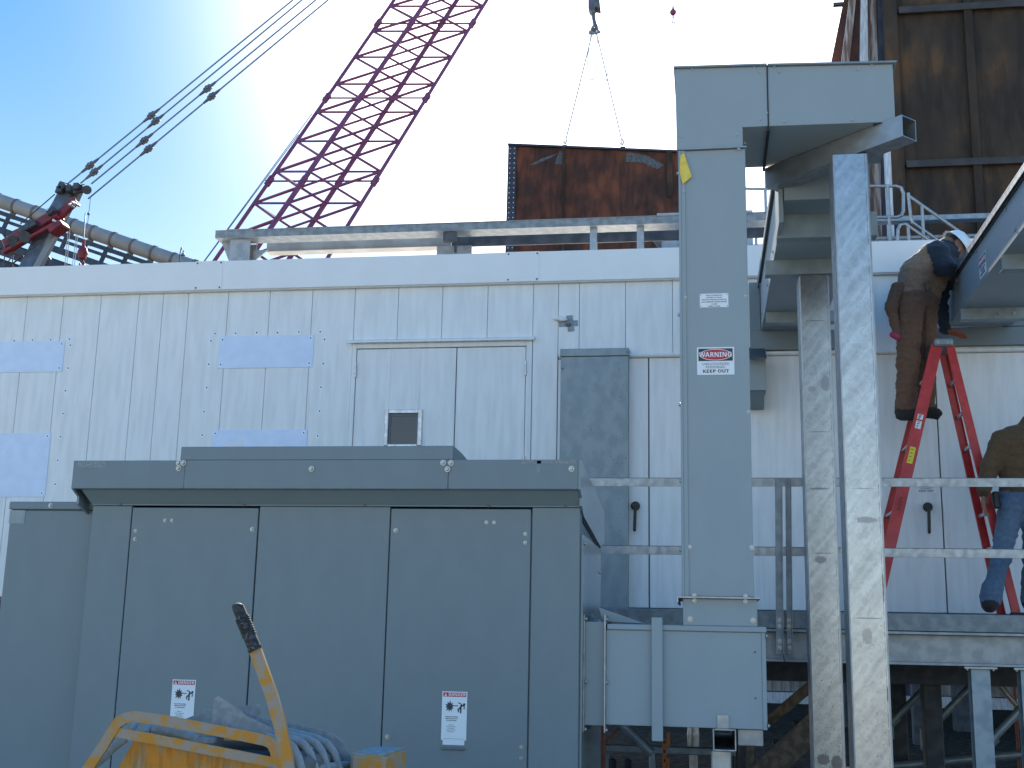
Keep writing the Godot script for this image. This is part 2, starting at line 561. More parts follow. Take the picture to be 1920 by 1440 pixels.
func light_and_camera() -> void:
	var cam := Camera3D.new()
	cam.name = "camera"
	add_child(cam)
	cam.position = Vector3(0, 1.6, 0)
	cam.rotation_degrees = Vector3(11.82, 9.30, 1.22)
	cam.fov = 35.49
	cam.near = 0.1
	cam.far = 900.0
	cam.current = true
	var sun := DirectionalLight3D.new()
	sun.name = "sun"
	add_child(sun)
	sun.rotation_degrees = Vector3(-SUN_ELEVATION, 180.0 - SUN_AZIMUTH, 0)
	sun.light_color = Color(1.0, 0.95, 0.86)
	sun.light_energy = 1.6
	sun.light_angular_distance = 0.5
	sun.shadow_enabled = true
	var env := Environment.new()
	env.background_mode = Environment.BG_SKY
	var pm := PanoramaSkyMaterial.new()
	pm.panorama = sky_picture()
	pm.energy_multiplier = 1.0
	var sky := Sky.new()
	sky.sky_material = pm
	env.sky = sky
	env.tonemap_mode = Environment.TONE_MAPPER_LINEAR
	env.tonemap_exposure = 2.5
	env.sdfgi_enabled = true
	env.ssao_enabled = true
	env.ssil_enabled = true
	var we := WorldEnvironment.new()
	we.name = "world"
	add_child(we)
	we.environment = env

# ---------------------------------------------------------------- shared fittings
var bolt_mesh: ArrayMesh
var grommet_mesh: ArrayMesh
var screw_mesh: ArrayMesh

func fittings() -> void:
	# a hexagon bolt head with a washer, axis along +z
	var b := MB.new()
	var xf := Transform3D(Basis(Vector3.RIGHT, PI / 2), Vector3.ZERO)
	b.lathe(xf, [Vector2(0.014, 0.0), Vector2(0.014, 0.003), Vector2(0.009, 0.003)], 12)
	b.lathe(xf, [Vector2(0.009, 0.003), Vector2(0.0085, 0.010), Vector2(0.006, 0.012), Vector2(0.0, 0.012)], 6)
	bolt_mesh = mesh_of([[b, M.bolt]], Vector3.ZERO)
	b = MB.new()
	b.lathe(xf, [Vector2(0.019, 0.0), Vector2(0.018, 0.004), Vector2(0.009, 0.005)], 12)
	var d := MB.new()
	d.lathe(xf, [Vector2(0.009, 0.003), Vector2(0.009, 0.006), Vector2(0.0, 0.007)], 8)
	grommet_mesh = mesh_of([[b, M.screw], [d, M.signInk]], Vector3.ZERO)
	b = MB.new()
	b.lathe(xf, [Vector2(0.010, 0.0), Vector2(0.009, 0.004), Vector2(0.0, 0.007)], 8)
	screw_mesh = mesh_of([[b, M.seal]], Vector3.ZERO)

func bolt(p: Node3D, at: Vector3, sc := 1.0, b := Basis()) -> void:
	put(p, "bolt", bolt_mesh, at, b.scaled(Vector3(sc, sc, sc)))

# a warning sign lying in a plane: xf carries the centre, x to the right, y up, z out of the sheet
func warning_surfs(xf: Transform3D, w: float) -> Array:
	var h := w * 0.77
	var sheet := MB.new()
	sheet.box(-w / 2, w / 2, -h / 2, h / 2, 0.0, 0.002, 0.0, xf)
	var ink := MB.new()
	ink.box(-w * 0.46, w * 0.46, h * 0.0, h * 0.45, 0.002, 0.0028, 0.0, xf)
	var ring := MB.new()
	var oval := MB.new()
	var p1 := PackedVector2Array()
	var p2 := PackedVector2Array()
	for k in 32:
		var a := TAU * k / 32
		p1.append(Vector2(cos(a) * w * 0.435, h * 0.225 + sin(a) * h * 0.205))
		p2.append(Vector2(cos(a) * w * 0.415, h * 0.225 + sin(a) * h * 0.185))
	ring.prism(p1, xf * Transform3D(Basis(), Vector3(0, 0, 0.0028)), 0.0006)
	oval.prism(p2, xf * Transform3D(Basis(), Vector3(0, 0, 0.0034)), 0.0006)
	var word := MB.new()
	word.text("WARNING", h * 0.17, xf * Transform3D(Basis(), Vector3(0, h * 0.225, 0.0044)), true, 1.0)
	var soft := MB.new()
	soft.text("UNAUTHORIZED", h * 0.085, xf * Transform3D(Basis(), Vector3(0, -h * 0.11, 0.0026)), false, 1.1)
	soft.text("PERSONNEL", h * 0.085, xf * Transform3D(Basis(), Vector3(0, -h * 0.225, 0.0026)), false, 1.1)
	var strong := MB.new()
	strong.text("KEEP OUT", h * 0.115, xf * Transform3D(Basis(), Vector3(0, -h * 0.37, 0.0026)), true, 1.25)
	return [[sheet, M.label], [ink, M.signInk], [ring, M.label], [oval, M.signRed], [word, M.label], [soft, M.signSoft], [strong, M.signInk]]

# ---------------------------------------------------------------- ground
func ground() -> void:
	var g := MB.new()
	g.quad(Vector3(-300, 0, 120), Vector3(300, 0, 120), Vector3(300, 0, -500), Vector3(-300, 0, -500), Vector3.UP)
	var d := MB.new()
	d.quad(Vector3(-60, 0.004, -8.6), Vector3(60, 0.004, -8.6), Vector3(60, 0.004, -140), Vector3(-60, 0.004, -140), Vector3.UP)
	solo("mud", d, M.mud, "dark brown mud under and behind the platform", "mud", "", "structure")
	solo("ground", g, M.ground, "bare brown gravelly ground of the yard", "ground", "", "structure")

# ---------------------------------------------------------------- the white electrical house
const W := -11.2

func wall_panel(b: Node3D, x0: float, x1: float, y0: float, y1: float) -> void:
	var m := MB.new()
	m.box(x0 + 0.0017, x1 - 0.0017, y0, y1, W - 0.024, W, 0.004)
	part(b, "wall_panel", m, M.white)

func electrical_house() -> void:
	var b := thing("electrical_house", Vector3(-2, 1.22, W), "long white panelled metal building standing on the steel platform behind everything grey", "building")
	var m := MB.new()
	m.box(-9.3, 5.4, 1.84, 5.25, -15.8, W - 0.027)
	part(b, "wall_core", m, M.core)
	m = MB.new()
	m.box(-9.35, 5.45, 1.60, 1.84, -15.8, W - 0.03)
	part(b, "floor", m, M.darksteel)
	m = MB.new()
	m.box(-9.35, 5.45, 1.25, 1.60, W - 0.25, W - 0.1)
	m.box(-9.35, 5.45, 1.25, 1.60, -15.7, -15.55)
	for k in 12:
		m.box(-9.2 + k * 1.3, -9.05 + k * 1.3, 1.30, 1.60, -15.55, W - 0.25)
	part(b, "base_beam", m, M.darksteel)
	m = MB.new()
	m.box(-9.38, 5.48, 5.252, 5.282, -15.95, W - 0.022)
	part(b, "roof", m, M.white)
	var y0 := 1.87
	var y1 := 4.972
	var s := [-9.25, -8.62, -8.18, -7.76, -7.42, -7.015, -6.604, -6.181, -5.76, -5.494, -5.217, -4.787, -4.341, -3.891, -3.446]
	for k in s.size() - 1:
		wall_panel(b, s[k], s[k + 1], y0, y1)
	s = [-3.446, -2.998, -2.549, -2.092, -1.64]
	for k in s.size() - 1:
		wall_panel(b, s[k], s[k + 1], 4.40, y1)
	wall_panel(b, -1.64, -1.392, y0, y1)
	s = [-1.392, -1.187, -0.74, -0.291, 0.16, 0.61, 1.06, 1.51, 1.96, 2.41, 2.86, 3.31, 3.76, 4.21, 4.66, 5.35]
	for k in s.size() - 1:
		wall_panel(b, s[k], s[k + 1], 4.255, y1)
	# fascia along the eaves, with two splice plates
	for f in [[-9.4, -5.0], [-5.0, -1.75], [-1.75, 5.5]]:
		m = MB.new()
		m.box(f[0] + 0.001, f[1] - 0.001, 4.982, 5.288, W - 0.02, W + 0.06, 0.004)
		part(b, "fascia_panel", m, M.fascia)
	for f in [[-5.14, -4.845], [-1.905, -1.58]]:
		m = MB.new()
		m.box(f[0], f[1], 4.985, 5.290, W + 0.06, W + 0.064, 0.001)
		var sp := part(b, "splice_plate", m, M.fascia)
		for x in [f[0] + 0.02, f[1] - 0.02]:
			for y in [5.006, 5.268]:
				put(sp, "screw", screw_mesh, Vector3(x, y, W + 0.064))
	m = MB.new()
	m.box(-9.35, 5.45, 4.972, 4.982, W - 0.02, W + 0.045, 0.003)
	part(b, "eaves_trim", m, M.white)
	# blank plates over openings and the grommets round them
	for p in [[-7.54, -6.535, 4.16, 4.49], [-4.85, -3.85, 4.17, 4.503], [-7.6, -6.588, 2.866, 3.523], [-4.855, -3.864, 2.88, 3.541]]:
		m = MB.new()
		m.box(p[0], p[1], p[2], p[3], W, W + 0.006, 0.002)
		var cp := part(b, "cover_plate", m, M.film, "pale blue blank plate screwed over a wall opening")
		for x in [p[0] + 0.035, p[1] - 0.035]:
			for y in [p[2] + 0.04, p[3] - 0.035]:
				put(cp, "screw", grommet_mesh, Vector3(x, y, W + 0.006))
	for p in [[-7.11, 4.50], [-6.905, 4.505], [-6.699, 4.504], [-6.49, 4.507], [-6.473, 4.441], [-6.473, 4.198], [-6.479, 3.96], [-6.48, 3.722], [-6.483, 3.482], [-6.486, 3.239], [-6.489, 2.997],
			[-4.901, 4.534], [-4.939, 4.459], [-4.944, 4.216], [-4.947, 3.975], [-4.956, 3.729], [-4.957, 3.491], [-4.681, 4.533], [-4.457, 4.537], [-4.238, 4.532], [-4.014, 4.534], [-3.79, 4.533], [-3.741, 4.452], [-3.741, 4.205], [-3.75, 3.965], [-3.752, 3.724], [-3.757, 3.476]]:
		put(b, "grommet", grommet_mesh, Vector3(p[0], p[1], W))
	# two pieces of old tape left on the lower plate
	for t in [[-4.62, 3.395, 0.20, 0.05, 0.22], [-4.21, 3.375, 0.26, 0.03, -0.03]]:
		m = MB.new()
		m.box(-t[2] / 2, t[2] / 2, -t[3] / 2, t[3] / 2, 0.0065, 0.008, 0.0, Transform3D(Basis(Vector3.BACK, t[4]), Vector3(t[0], t[1], W)))
		part(b, "tape_strip", m, M.film2)
	# double door
	m = MB.new()
	m.box(-3.446, -3.403, y0, 4.40, W - 0.02, W + 0.008, 0.004)
	m.box(-1.70, -1.642, y0, 4.40, W - 0.02, W + 0.008, 0.004)
	m.box(-3.4028, -1.7002, 4.352, 4.40, W - 0.02, W + 0.008, 0.004)
	part(b, "door_frame", m, M.white)
	for q in [[-3.398, -2.393], [-2.383, -1.706]]:
		m = MB.new()
		if q[0] < -3.0:   # the leaf with the window opening
			m.box(q[0], -3.05, y0, 4.345, W - 0.024, W - 0.001, 0.003)
			m.box(-2.748, q[1], y0, 4.345, W - 0.024, W - 0.001, 0.003)
			m.box(-3.0499, -2.7481, 3.695, 4.345, W - 0.024, W - 0.001, 0.0)
			m.box(-3.0499, -2.7481, y0, 3.389, W - 0.024, W - 0.001, 0.0)
		else:
			m.box(q[0], q[1], y0, 4.345, W - 0.024, W - 0.001, 0.003)
		var leaf := part(b, "door_leaf", m, M.white)
		if q[0] < -3.0:
			m = MB.new()
			m.box(-3.083, -3.047, 3.375, 3.732, W - 0.001, W + 0.018, 0.005)
			m.box(-2.751, -2.708, 3.375, 3.732, W - 0.001, W + 0.018, 0.005)
			m.box(-3.0469, -2.7511, 3.693, 3.732, W - 0.001, W + 0.017, 0.005)
			m.box(-3.0469, -2.7511, 3.352, 3.391, W - 0.001, W + 0.017, 0.005)
			part(leaf, "window_frame", m, M.alu)
			m = MB.new()
			m.box(-3.047, -2.751, 3.391, 3.693, W - 0.020, W - 0.014)
			part(leaf, "window_pane", m, M.glass)
			m = MB.new()
			m.box(-3.047, -3.025, 3.391, 3.693, W - 0.013, W - 0.006, 0.002)
			m.box(-2.773, -2.751, 3.391, 3.693, W - 0.013, W - 0.006, 0.002)
			m.box(-3.0249, -2.7731, 3.671, 3.693, W - 0.013, W - 0.006, 0.002)
			part(leaf, "window_gasket", m, M.signSoft)
		var hx: float = -3.402 if q[0] < -3.0 else -1.703
		for hy in [2.2, 3.2, 4.128]:
			m = MB.new()
			for k in 3:
				m.tube(Vector3(hx, hy - 0.07 + k * 0.0475, W + 0.014), Vector3(hx, hy - 0.025 + k * 0.0475, W + 0.014), 0.011, 0.011, 10)
			part(leaf, "hinge", m, M.alu)
	m = MB.new()
	m.prism(PackedVector2Array([Vector2(0, 0.028), Vector2(0.055, 0.006), Vector2(0.055, -0.014), Vector2(0.05, -0.014), Vector2(0.048, 0.0), Vector2(0, 0.0)]), Transform3D(Basis(Vector3(0, 0, 1), Vector3.UP, Vector3.RIGHT), Vector3(-3.49, 4.415, W)), 1.872)
	part(b, "rain_drip", m, M.white)
	# equipment doors along the right with lever handles
	m = MB.new()
	for k in 6:
		var a0 := PI * k / 6 - PI / 2
		var a1 := PI * (k + 1) / 6 - PI / 2
		for e in 1:
			m.quad(Vector3(-1.38, 4.235 + 0.02 * sin(a0), W + 0.05 * cos(a0)), Vector3(5.35, 4.235 + 0.02 * sin(a0), W + 0.05 * cos(a0)), Vector3(5.35, 4.235 + 0.02 * sin(a1), W + 0.05 * cos(a1)), Vector3(-1.38, 4.235 + 0.02 * sin(a1), W + 0.05 * cos(a1)), Vector3(0, sin((a0 + a1) / 2), cos((a0 + a1) / 2)))
	part(b, "rain_drip", m, M.white)
	s = [-1.392, -0.52, 0.35, 1.22, 2.088, 2.96, 3.83, 4.70, 5.35]
	for k in s.size() - 1:
		m = MB.new()
		m.box(s[k] + 0.006, s[k + 1] - 0.006, y0, 4.212, W - 0.024, W, 0.004)
		var ed := part(b, "equipment_door", m, M.white)
		if k in [0, 3, 5]:
			var hx: float = s[k + 1] - 0.125
			m = MB.new()
			m.lathe(Transform3D(Basis(Vector3.RIGHT, PI / 2), Vector3(hx, 2.80, W)), [Vector2(0.042, 0.0), Vector2(0.042, 0.02), Vector2(0.036, 0.03), Vector2(0.036, 0.045), Vector2(0.03, 0.055), Vector2(0, 0.055)], 18)
			m.bar(Vector3(hx + 0.002, 2.80, W + 0.05), Vector3(hx - 0.006, 2.572, W + 0.058), 0.028, 0.02, Vector3.BACK, 0.008)
			m.ball(Vector3(hx - 0.006, 2.572, W + 0.058), 0.0145, 10, 6)
			part(ed, "handle", m, M.black)
		if k == 3:
			parts(ed, "warning_sign", warning_surfs(Transform3D(Basis(), Vector3(1.957, 2.998, W + 0.001)), 0.185))
	# columns that carry the house
	for x in [-8.5, -6.3, -4.1, -1.9, 0.35, 1.98, 3.9, 5.1]:
		for z in [-11.6, -13.6, -15.3]:
			m = MB.new()
			m.box(x - 0.08, x + 0.08, 0.0, 1.25, z - 0.08, z + 0.08, 0.01)
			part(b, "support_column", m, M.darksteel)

func wall_fixtures() -> void:
	# tall galvanised cover on the wall
	var m := MB.new()
	var t := thing("galvanized_cover", Vector3(-1.03, 1.85, W), "tall weathered grey sheet metal cover against the white wall beside the double door", "metal cover")
	m.box(-1.352, -0.706, 1.86, 4.215, W + 0.002, W + 0.09, 0.004)
	part(t, "front_sheet", m, M.sheet)
	m = MB.new()
	m.box(-1.358, -0.700, 4.218, 4.292, W + 0.002, W + 0.098, 0.004)
	part(t, "cap", m, M.sheet)
	for p in [[-1.335, 4.10], [-0.72, 4.25]]:
		put(t, "screw", screw_mesh, Vector3(p[0], p[1], W + 0.094))
	m = MB.new()
	var r := RandomNumberGenerator.new()
	r.seed = 5
	for k in 110:      # dark drips and specks stuck to the sheet
		var x := -1.30 + 0.58 * sqrt(r.randf())
		var y := 2.3 + 1.85 * r.randf()
		var q := r.randf_range(0.002, 0.006)
		m.lathe(Transform3D(Basis(Vector3.RIGHT, PI / 2), Vector3(x, y, W + 0.09)), [Vector2(q, 0.0003), Vector2(0, 0.0012)], 5)
	var sp := part(t, "tar_specks", m, M.seal)
	sp.set_meta("kind", "stuff")
	# crossed tape over a stub on the wall
	t = thing("taped_wall_stub", Vector3(-1.29, 4.55, W), "crossed grey duct tape holding a crumpled white wrapper high on the white wall", "tape")
	m = MB.new()
	m.box(-0.10, 0.085, -0.028, 0.028, 0.001, 0.004, 0.0, Transform3D(Basis(Vector3.BACK, 0.05), Vector3(-1.285, 4.566, W)))
	part(t, "tape_strip", m, M.tape)
	m = MB.new()
	m.box(-0.03, 0.03, -0.085, 0.075, 0.004, 0.008, 0.0, Transform3D(Basis(Vector3.BACK, 0.12), Vector3(-1.275, 4.572, W)))
	part(t, "tape_strip", m, M.tape)
	m = MB.new()
	m.ball(Vector3(-1.29, 4.552, W + 0.006), 0.03, 10, 6, Vector3(1, 0.7, 0.6))
	part(t, "stub", m, M.seal)
	m = MB.new()
	m.ball(Vector3(-1.385, 4.615, W + 0.02), 0.055, 9, 6, Vector3(1.15, 0.42, 0.4))
	m.ball(Vector3(-1.34, 4.60, W + 0.025), 0.04, 7, 5, Vector3(1.2, 0.4, 0.5))
	part(t, "wrapper", m, M.paper)
	# hooded box right of the vertical duct
	t = thing("junction_box", Vector3(0.47, 3.70, W), "small grey hooded box on the wall just right of the tall vertical duct", "junction box")
	m = MB.new()
	m.box(0.410, 0.559, 3.834, 4.134, W, -10.95, 0.004)
	part(t, "body", m, M.duct)
	m = MB.new()
	m.prism(PackedVector2Array([Vector2(-11.2, 4.30), Vector2(-10.80, 4.113), Vector2(-10.80, 4.093), Vector2(-11.2, 4.27)]), Transform3D(Basis(Vector3(0, 0, 1), Vector3.UP, Vector3.RIGHT), Vector3(0.386, 0, 0)), 0.561 - 0.386)
	part(t, "hood", m, M.darksteel)
	m = MB.new()
	m.prism(PackedVector2Array([Vector2(-11.2, 3.70), Vector2(-11.05, 3.70), Vector2(-10.955, 3.829), Vector2(-11.2, 3.829)]), Transform3D(Basis(Vector3(0, 0, 1), Vector3.UP, Vector3.RIGHT), Vector3(0.410, 0, 0)), 0.13)
	part(t, "lower_chute", m, M.grey)

# steel frame lying along the roof edge
func roof_frame() -> void:
	var t := thing("roof_steel_frame", Vector3(-3, 5.33, -12.2), "long grey steel channel frame on short posts along the white building's roof edge", "steel frame")
	var m := MB.new()
	m.box(-5.42, 0.9, 5.914, 5.985, -12.2, -12.19)
	m.box(-5.42, 0.9, 5.985, 5.995, -12.42, -12.18, 0.002)
	m.box(-5.42, 0.9, 5.906, 5.914, -12.42, -12.19)
	part(t, "top_channel", m, M.frame)
	m = MB.new()
	m.box(-5.29, -5.0, 5.995, 6.01, -12.45, -12.2, 0.002)
	part(t, "cap_plate", m, M.steel)
	m = MB.new()
	m.box(-5.26, -5.02, 5.33, 5.905, -12.26, -12.24, 0.002)
	m.box(-5.26, -5.02, 5.33, 5.905, -12.46, -12.44, 0.002)
	m.box(-5.15, -5.13, 5.33, 5.905, -12.44, -12.26)
	part(t, "corner_post", m, M.steel)
	m = MB.new()
	m.prism(PackedVector2Array([Vector2(-5.40, 5.905), Vector2(-5.262, 5.905), Vector2(-5.262, 5.60)]), Transform3D(Basis(), Vector3(0, 0, -12.35)), 0.02)
	m.prism(PackedVector2Array([Vector2(-5.01, 5.80), Vector2(-4.85, 5.80), Vector2(-5.01, 5.66)]), Transform3D(Basis(), Vector3(0, 0, -12.36)), 0.02)
	part(t, "gusset", m, M.steel)
	m = MB.new()
	m.box(-4.98, -2.80, 5.889, 6.017, -12.66, -12.64)
	m.box(-4.98, -2.80, 6.017, 6.030, -12.78, -12.63)
	m.box(-4.98, -2.80, 5.876, 5.889, -12.78, -12.63)
	part(t, "inner_beam", m, M.tan)
	m = MB.new()
	m.box(-2.79, 0.9, 5.861, 5.993, -12.64, -12.62)
	m.box(-2.79, 0.9, 5.993, 6.005, -12.80, -12.61)
	part(t, "inner_beam", m, M.darksteel)
	m = MB.new()
	m.box(-2.80, -2.655, 5.80, 5.905, -12.30, -12.22, 0.003)
	m.box(-2.69, -2.66, 5.69, 5.905, -12.32, -12.30, 0.002)
	part(t, "splice_bracket", m, M.darksteel)
	m = MB.new()
	m.box(-2.95, -2.55, 5.33, 5.861, -12.60, -12.58, 0.002)
	part(t, "web_plate", m, M.steel)
	for x in [-1.157, -0.655]:
		m = MB.new()
		m.box(x - 0.037, x + 0.037, 5.33, 5.905, -12.27, -12.262, 0.001)
		m.box(x + 0.029, x + 0.037, 5.33, 5.905, -12.34, -12.27, 0.001)
		part(t, "angle_post", m, M.galv)
	var e := thing("roof_equipment", Vector3(-0.2, 5.33, -14), "dark grey metal box with a bracket on the roof left of the vertical duct's top", "roof unit")
	m = MB.new()
	m.box(-0.506, 0.6, 5.33, 6.551, -14.6, -14.0, 0.01)
	part(e, "body", m, M.bluepipe)
	m = MB.new()
	m.box(-0.544, 0.6, 6.661 - 0.03, 6.661, -14.7, -13.95, 0.004)
	part(e, "lid", m, M.galv)
	m = MB.new()
	m.prism(PackedVector2Array([Vector2(-0.650, 6.386), Vector2(-0.490, 6.381), Vector2(-0.490, 6.165)]), Transform3D(Basis(), Vector3(0, 0, -13.95)), 0.03)
	part(e, "bracket", m, M.darksteel)

# ---------------------------------------------------------------- danger label on the switchgear
func danger_surfs(xf: Transform3D, w: float) -> Array:
	var h := w * 1.83
	var sheet := MB.new()
	sheet.box(-w / 2, w / 2, -h / 2, h / 2, 0.0, 0.0016, 0.0, xf)
	sheet.box(-w * 0.43, w * 0.43, -h * 0.60, -h * 0.502, 0.0, 0.0012, 0.0, xf)
	var red := MB.new()
	red.box(-w * 0.46, w * 0.46, h * 0.392, h * 0.48, 0.0016, 0.0022, 0.0, xf)
	var white := MB.new()
	white.text("DANGER", h * 0.060, xf * Transform3D(Basis(), Vector3(w * 0.09, h * 0.437, 0.0026)), true, 1.12)
	white.prism(PackedVector2Array([Vector2(-w * 0.42, h * 0.402), Vector2(-w * 0.30, h * 0.402), Vector2(-w * 0.36, h * 0.468)]), xf * Transform3D(Basis(), Vector3(0, 0, 0.0022)), 0.0006)
	var red2 := MB.new()
	red2.text("!", h * 0.032, xf * Transform3D(Basis(), Vector3(-w * 0.36, h * 0.426, 0.0034)), true)
	var ink := MB.new()
	var star := PackedVector2Array()
	var rr := [1.0, 0.52, 0.86, 0.5, 1.0, 0.55, 0.9, 0.5, 0.95, 0.52, 0.8, 0.5, 1.0, 0.5, 0.9, 0.52, 0.95, 0.5, 0.85, 0.5]
	for k in rr.size():
		var a := TAU * k / rr.size() + 0.2
		star.append(Vector2(-w * 0.19 + cos(a) * w * 0.215 * rr[k], h * 0.19 + sin(a) * w * 0.235 * rr[k]))
	ink.prism(star, xf * Transform3D(Basis(), Vector3(0, 0, 0.0016)), 0.0006)
	# the falling figure and the spark that hits it
	var z := 0.0022
	var limb := func(ax: float, ay: float, bx: float, by: float, t: float) -> void:
		var p := Vector3(ax * w, by * 0.0 + ay * w, z)
		var q := Vector3(bx * w, by * w, z)
		ink.bar(xf * p, xf * q, t * w, 0.0012, xf.basis.z)
	limb.call(0.00, 0.37, 0.14, 0.38, 0.03)
	limb.call(0.29, 0.43, 0.24, 0.30, 0.075)
	limb.call(0.29, 0.44, 0.15, 0.50, 0.035)
	limb.call(0.28, 0.41, 0.40, 0.36, 0.045)
	limb.call(0.40, 0.36, 0.38, 0.25, 0.035)
	limb.call(0.24, 0.30, 0.14, 0.24, 0.055)
	limb.call(0.14, 0.24, 0.18, 0.14, 0.045)
	limb.call(0.26, 0.30, 0.25, 0.10, 0.055)
	ink.ball(xf * Vector3(w * 0.385, w * 0.435, 0.0018), w * 0.05, 10, 6, Vector3(1, 1, 0.05))
	var y := 0.0
	for s in ["Hazardous Voltage.", "Will severely hurt", "or cause death."]:
		ink.text(s, h * 0.022, xf * Transform3D(Basis(), Vector3(-w * 0.10, -h * 0.022 - y * h, 0.0018)), true)
		y += 0.038
	var soft := MB.new()
	y = 0.0
	for s in ["Keep out.", "A pair of authorized", "and qualified", "persons may enter", "this enclosure."]:
		soft.text(s, h * 0.017, xf * Transform3D(Basis(), Vector3(-w * 0.11, -h * 0.185 - y * h, 0.0018)), false)
		y += 0.036
	soft.box(-w * 0.42, w * 0.40, -h * 0.475, -h * 0.470, 0.0016, 0.0019, 0.0, xf)
	return [[sheet, M.label], [red, M.signRed], [white, M.label], [red2, M.signRed], [ink, M.signInk], [soft, M.signSoft]]

# ---------------------------------------------------------------- grey switchgear
const C := -6.9
const SLOPE := 0.077      # the roof falls towards the back

func roof_y(y: float, z: float) -> float:
	return y - (-6.78 - z) * SLOPE

func switchgear() -> void:
	var t := thing("switchgear_cabinet", Vector3(-2.2, 0, C), "long grey outdoor switchgear cabinet with an overhanging stepped roof, in front of the white building", "cabinet")
	var m := MB.new()
	m.box(-3.735, -0.714, 0.05, 2.30, -8.14, C - 0.022)
	part(t, "body", m, M.grey)
	m = MB.new()
	m.box(-3.70, -0.75, 0.0, 0.05, -8.1, C - 0.05)
	part(t, "plinth", m, M.darksteel)
	var s := [-3.737, -3.472, -2.657, -1.840, -0.998, -0.712]
	for k in s.size() - 1:
		var door := k == 1 or k == 3
		m = MB.new()
		m.box(s[k] + 0.004, s[k + 1] - 0.004, 0.06, 2.318 if door else 2.328, C - 0.02, C + (0.003 if door else 0.0), 0.003)
		var p := part(t, "door_panel" if door else "front_panel", m, M.grey)
		if door:
			var lx: float = s[k] if k == 1 else s[k + 1]
			var sg := 1.0 if k == 1 else -1.0
			var rx: float = s[k + 1] if k == 1 else s[k]
			for e in [[lx + sg * 0.035, 2.175], [lx + sg * 0.035, 2.125], [lx + sg * 0.22, 2.24], [lx + sg * 0.265, 2.24], [lx + sg * 0.035, 0.99], [lx + sg * 0.035, 0.93]]:
				put(p, "bolt", bolt_mesh, Vector3(e[0], e[1], C + 0.003), Basis().scaled(Vector3(0.8, 0.8, 0.8)))
			for y in [2.19, 1.02]:
				put(p, "bolt", bolt_mesh, Vector3(rx - sg * 0.035, y, C + 0.003), Basis().scaled(Vector3(0.95, 0.95, 0.95)))
			var sx := -3.050 if k == 1 else -1.420
			var sy := 1.170 if k == 1 else 1.147
			parts(p, "danger_label", danger_surfs(Transform3D(Basis(), Vector3(sx, sy, C + 0.004)), -1.346 - -1.491))
			if k == 3:
				m = MB.new()
				m.box(sx - 0.07, sx + 0.065, sy - 0.185, sy - 0.172, C + 0.003, C + 0.02, 0.004)
				part(p, "lip", m, M.signSoft)
	# the side that faces the duct
	m = MB.new()
	m.box(-0.713, -0.7, 0.06, 2.18, -8.12, C - 0.03, 0.003)
	part(t, "side_panel", m, M.greygloss)
	for e in [[2.02, -8.02], [1.70, -8.0], [2.13, -7.0], [1.72, -7.5], [1.70, -7.62]]:
		put(t, "bolt", bolt_mesh, Vector3(-0.7, e[0], e[1]), Basis(Vector3.UP, PI / 2))
	# sloping underside, then the fascia of the roof
	m = MB.new()
	var e0 := [Vector3(-3.775, 2.418, -6.818), Vector3(-0.718, 2.418, -6.818), Vector3(-0.718, 2.338, C + 0.002), Vector3(-3.74, 2.338, C + 0.002)]
	m.quad(e0[0], e0[1], e0[2], e0[3], Vector3(0, -0.08, 0.08).normalized())
	m.quad(Vector3(-3.81, 2.42, -6.785), Vector3(-0.718, 2.42, -6.785), Vector3(-0.718, 2.418, -6.818), Vector3(-3.775, 2.418, -6.818), Vector3.DOWN)
	m.quad(Vector3(-3.74, 2.338, C + 0.003), Vector3(-0.718, 2.338, C + 0.003), Vector3(-0.718, 2.331, C + 0.003), Vector3(-3.74, 2.331, C + 0.003), Vector3.BACK)
	m.quad(Vector3(-3.81, 2.42, -6.785), Vector3(-3.74, 2.338, C), Vector3(-3.74, 2.25, -8.2), Vector3(-3.81, 2.31, -8.3), Vector3(-0.7, -0.7, 0).normalized())
	part(t, "soffit", m, M.grey)
	for f in [[-3.822, -3.095, 2.592], [-1.475, -0.717, 2.592]]:
		m = MB.new()
		m.box(f[0], f[1], 2.42, f[2], -6.80, -6.78, 0.004)
		part(t, "roof_fascia", m, M.grey)
	m = MB.new()
	m.box(-3.13, -1.449, 2.592, 2.674, -6.80, -6.776, 0.004)
	m.box(-3.0949, -1.4751, 2.42, 2.5921, -6.80, -6.776, 0.003)
	part(t, "roof_fascia", m, M.grey)
	# roof plates with the fall to the back
	m = MB.new()
	for f in [[-3.822, -3.13, 2.592], [-3.13, -1.449, 2.674], [-1.449, -0.717, 2.592]]:
		var z1 := -8.42
		m.quad(Vector3(f[0], f[2] - 0.002, -6.785), Vector3(f[1], f[2] - 0.002, -6.785), Vector3(f[1], roof_y(f[2], z1), z1), Vector3(f[0], roof_y(f[2], z1), z1), Vector3(0, 1, -SLOPE).normalized())
		m.quad(Vector3(f[0], roof_y(f[2], z1), z1), Vector3(f[1], roof_y(f[2], z1), z1), Vector3(f[1], 2.25, z1), Vector3(f[0], 2.25, z1), Vector3.FORWARD)
	part(t, "roof_plate", m, M.grey)
	# the slanting cheeks of the raised middle
	for x in [-1.449, -3.13]:
		m = MB.new()
		m.prism(PackedVector2Array([Vector2(-6.80, 2.59), Vector2(-6.80, 2.672), Vector2(-7.02, 2.666), Vector2(-8.42, roof_y(2.674, -8.42)), Vector2(-8.42, roof_y(2.592, -8.42))]), Transform3D(Basis(Vector3(0, 0, 1), Vector3.UP, Vector3.RIGHT), Vector3(x - 0.004, 0, 0)), 0.006)
		part(t, "raised_cheek", m, M.grey)
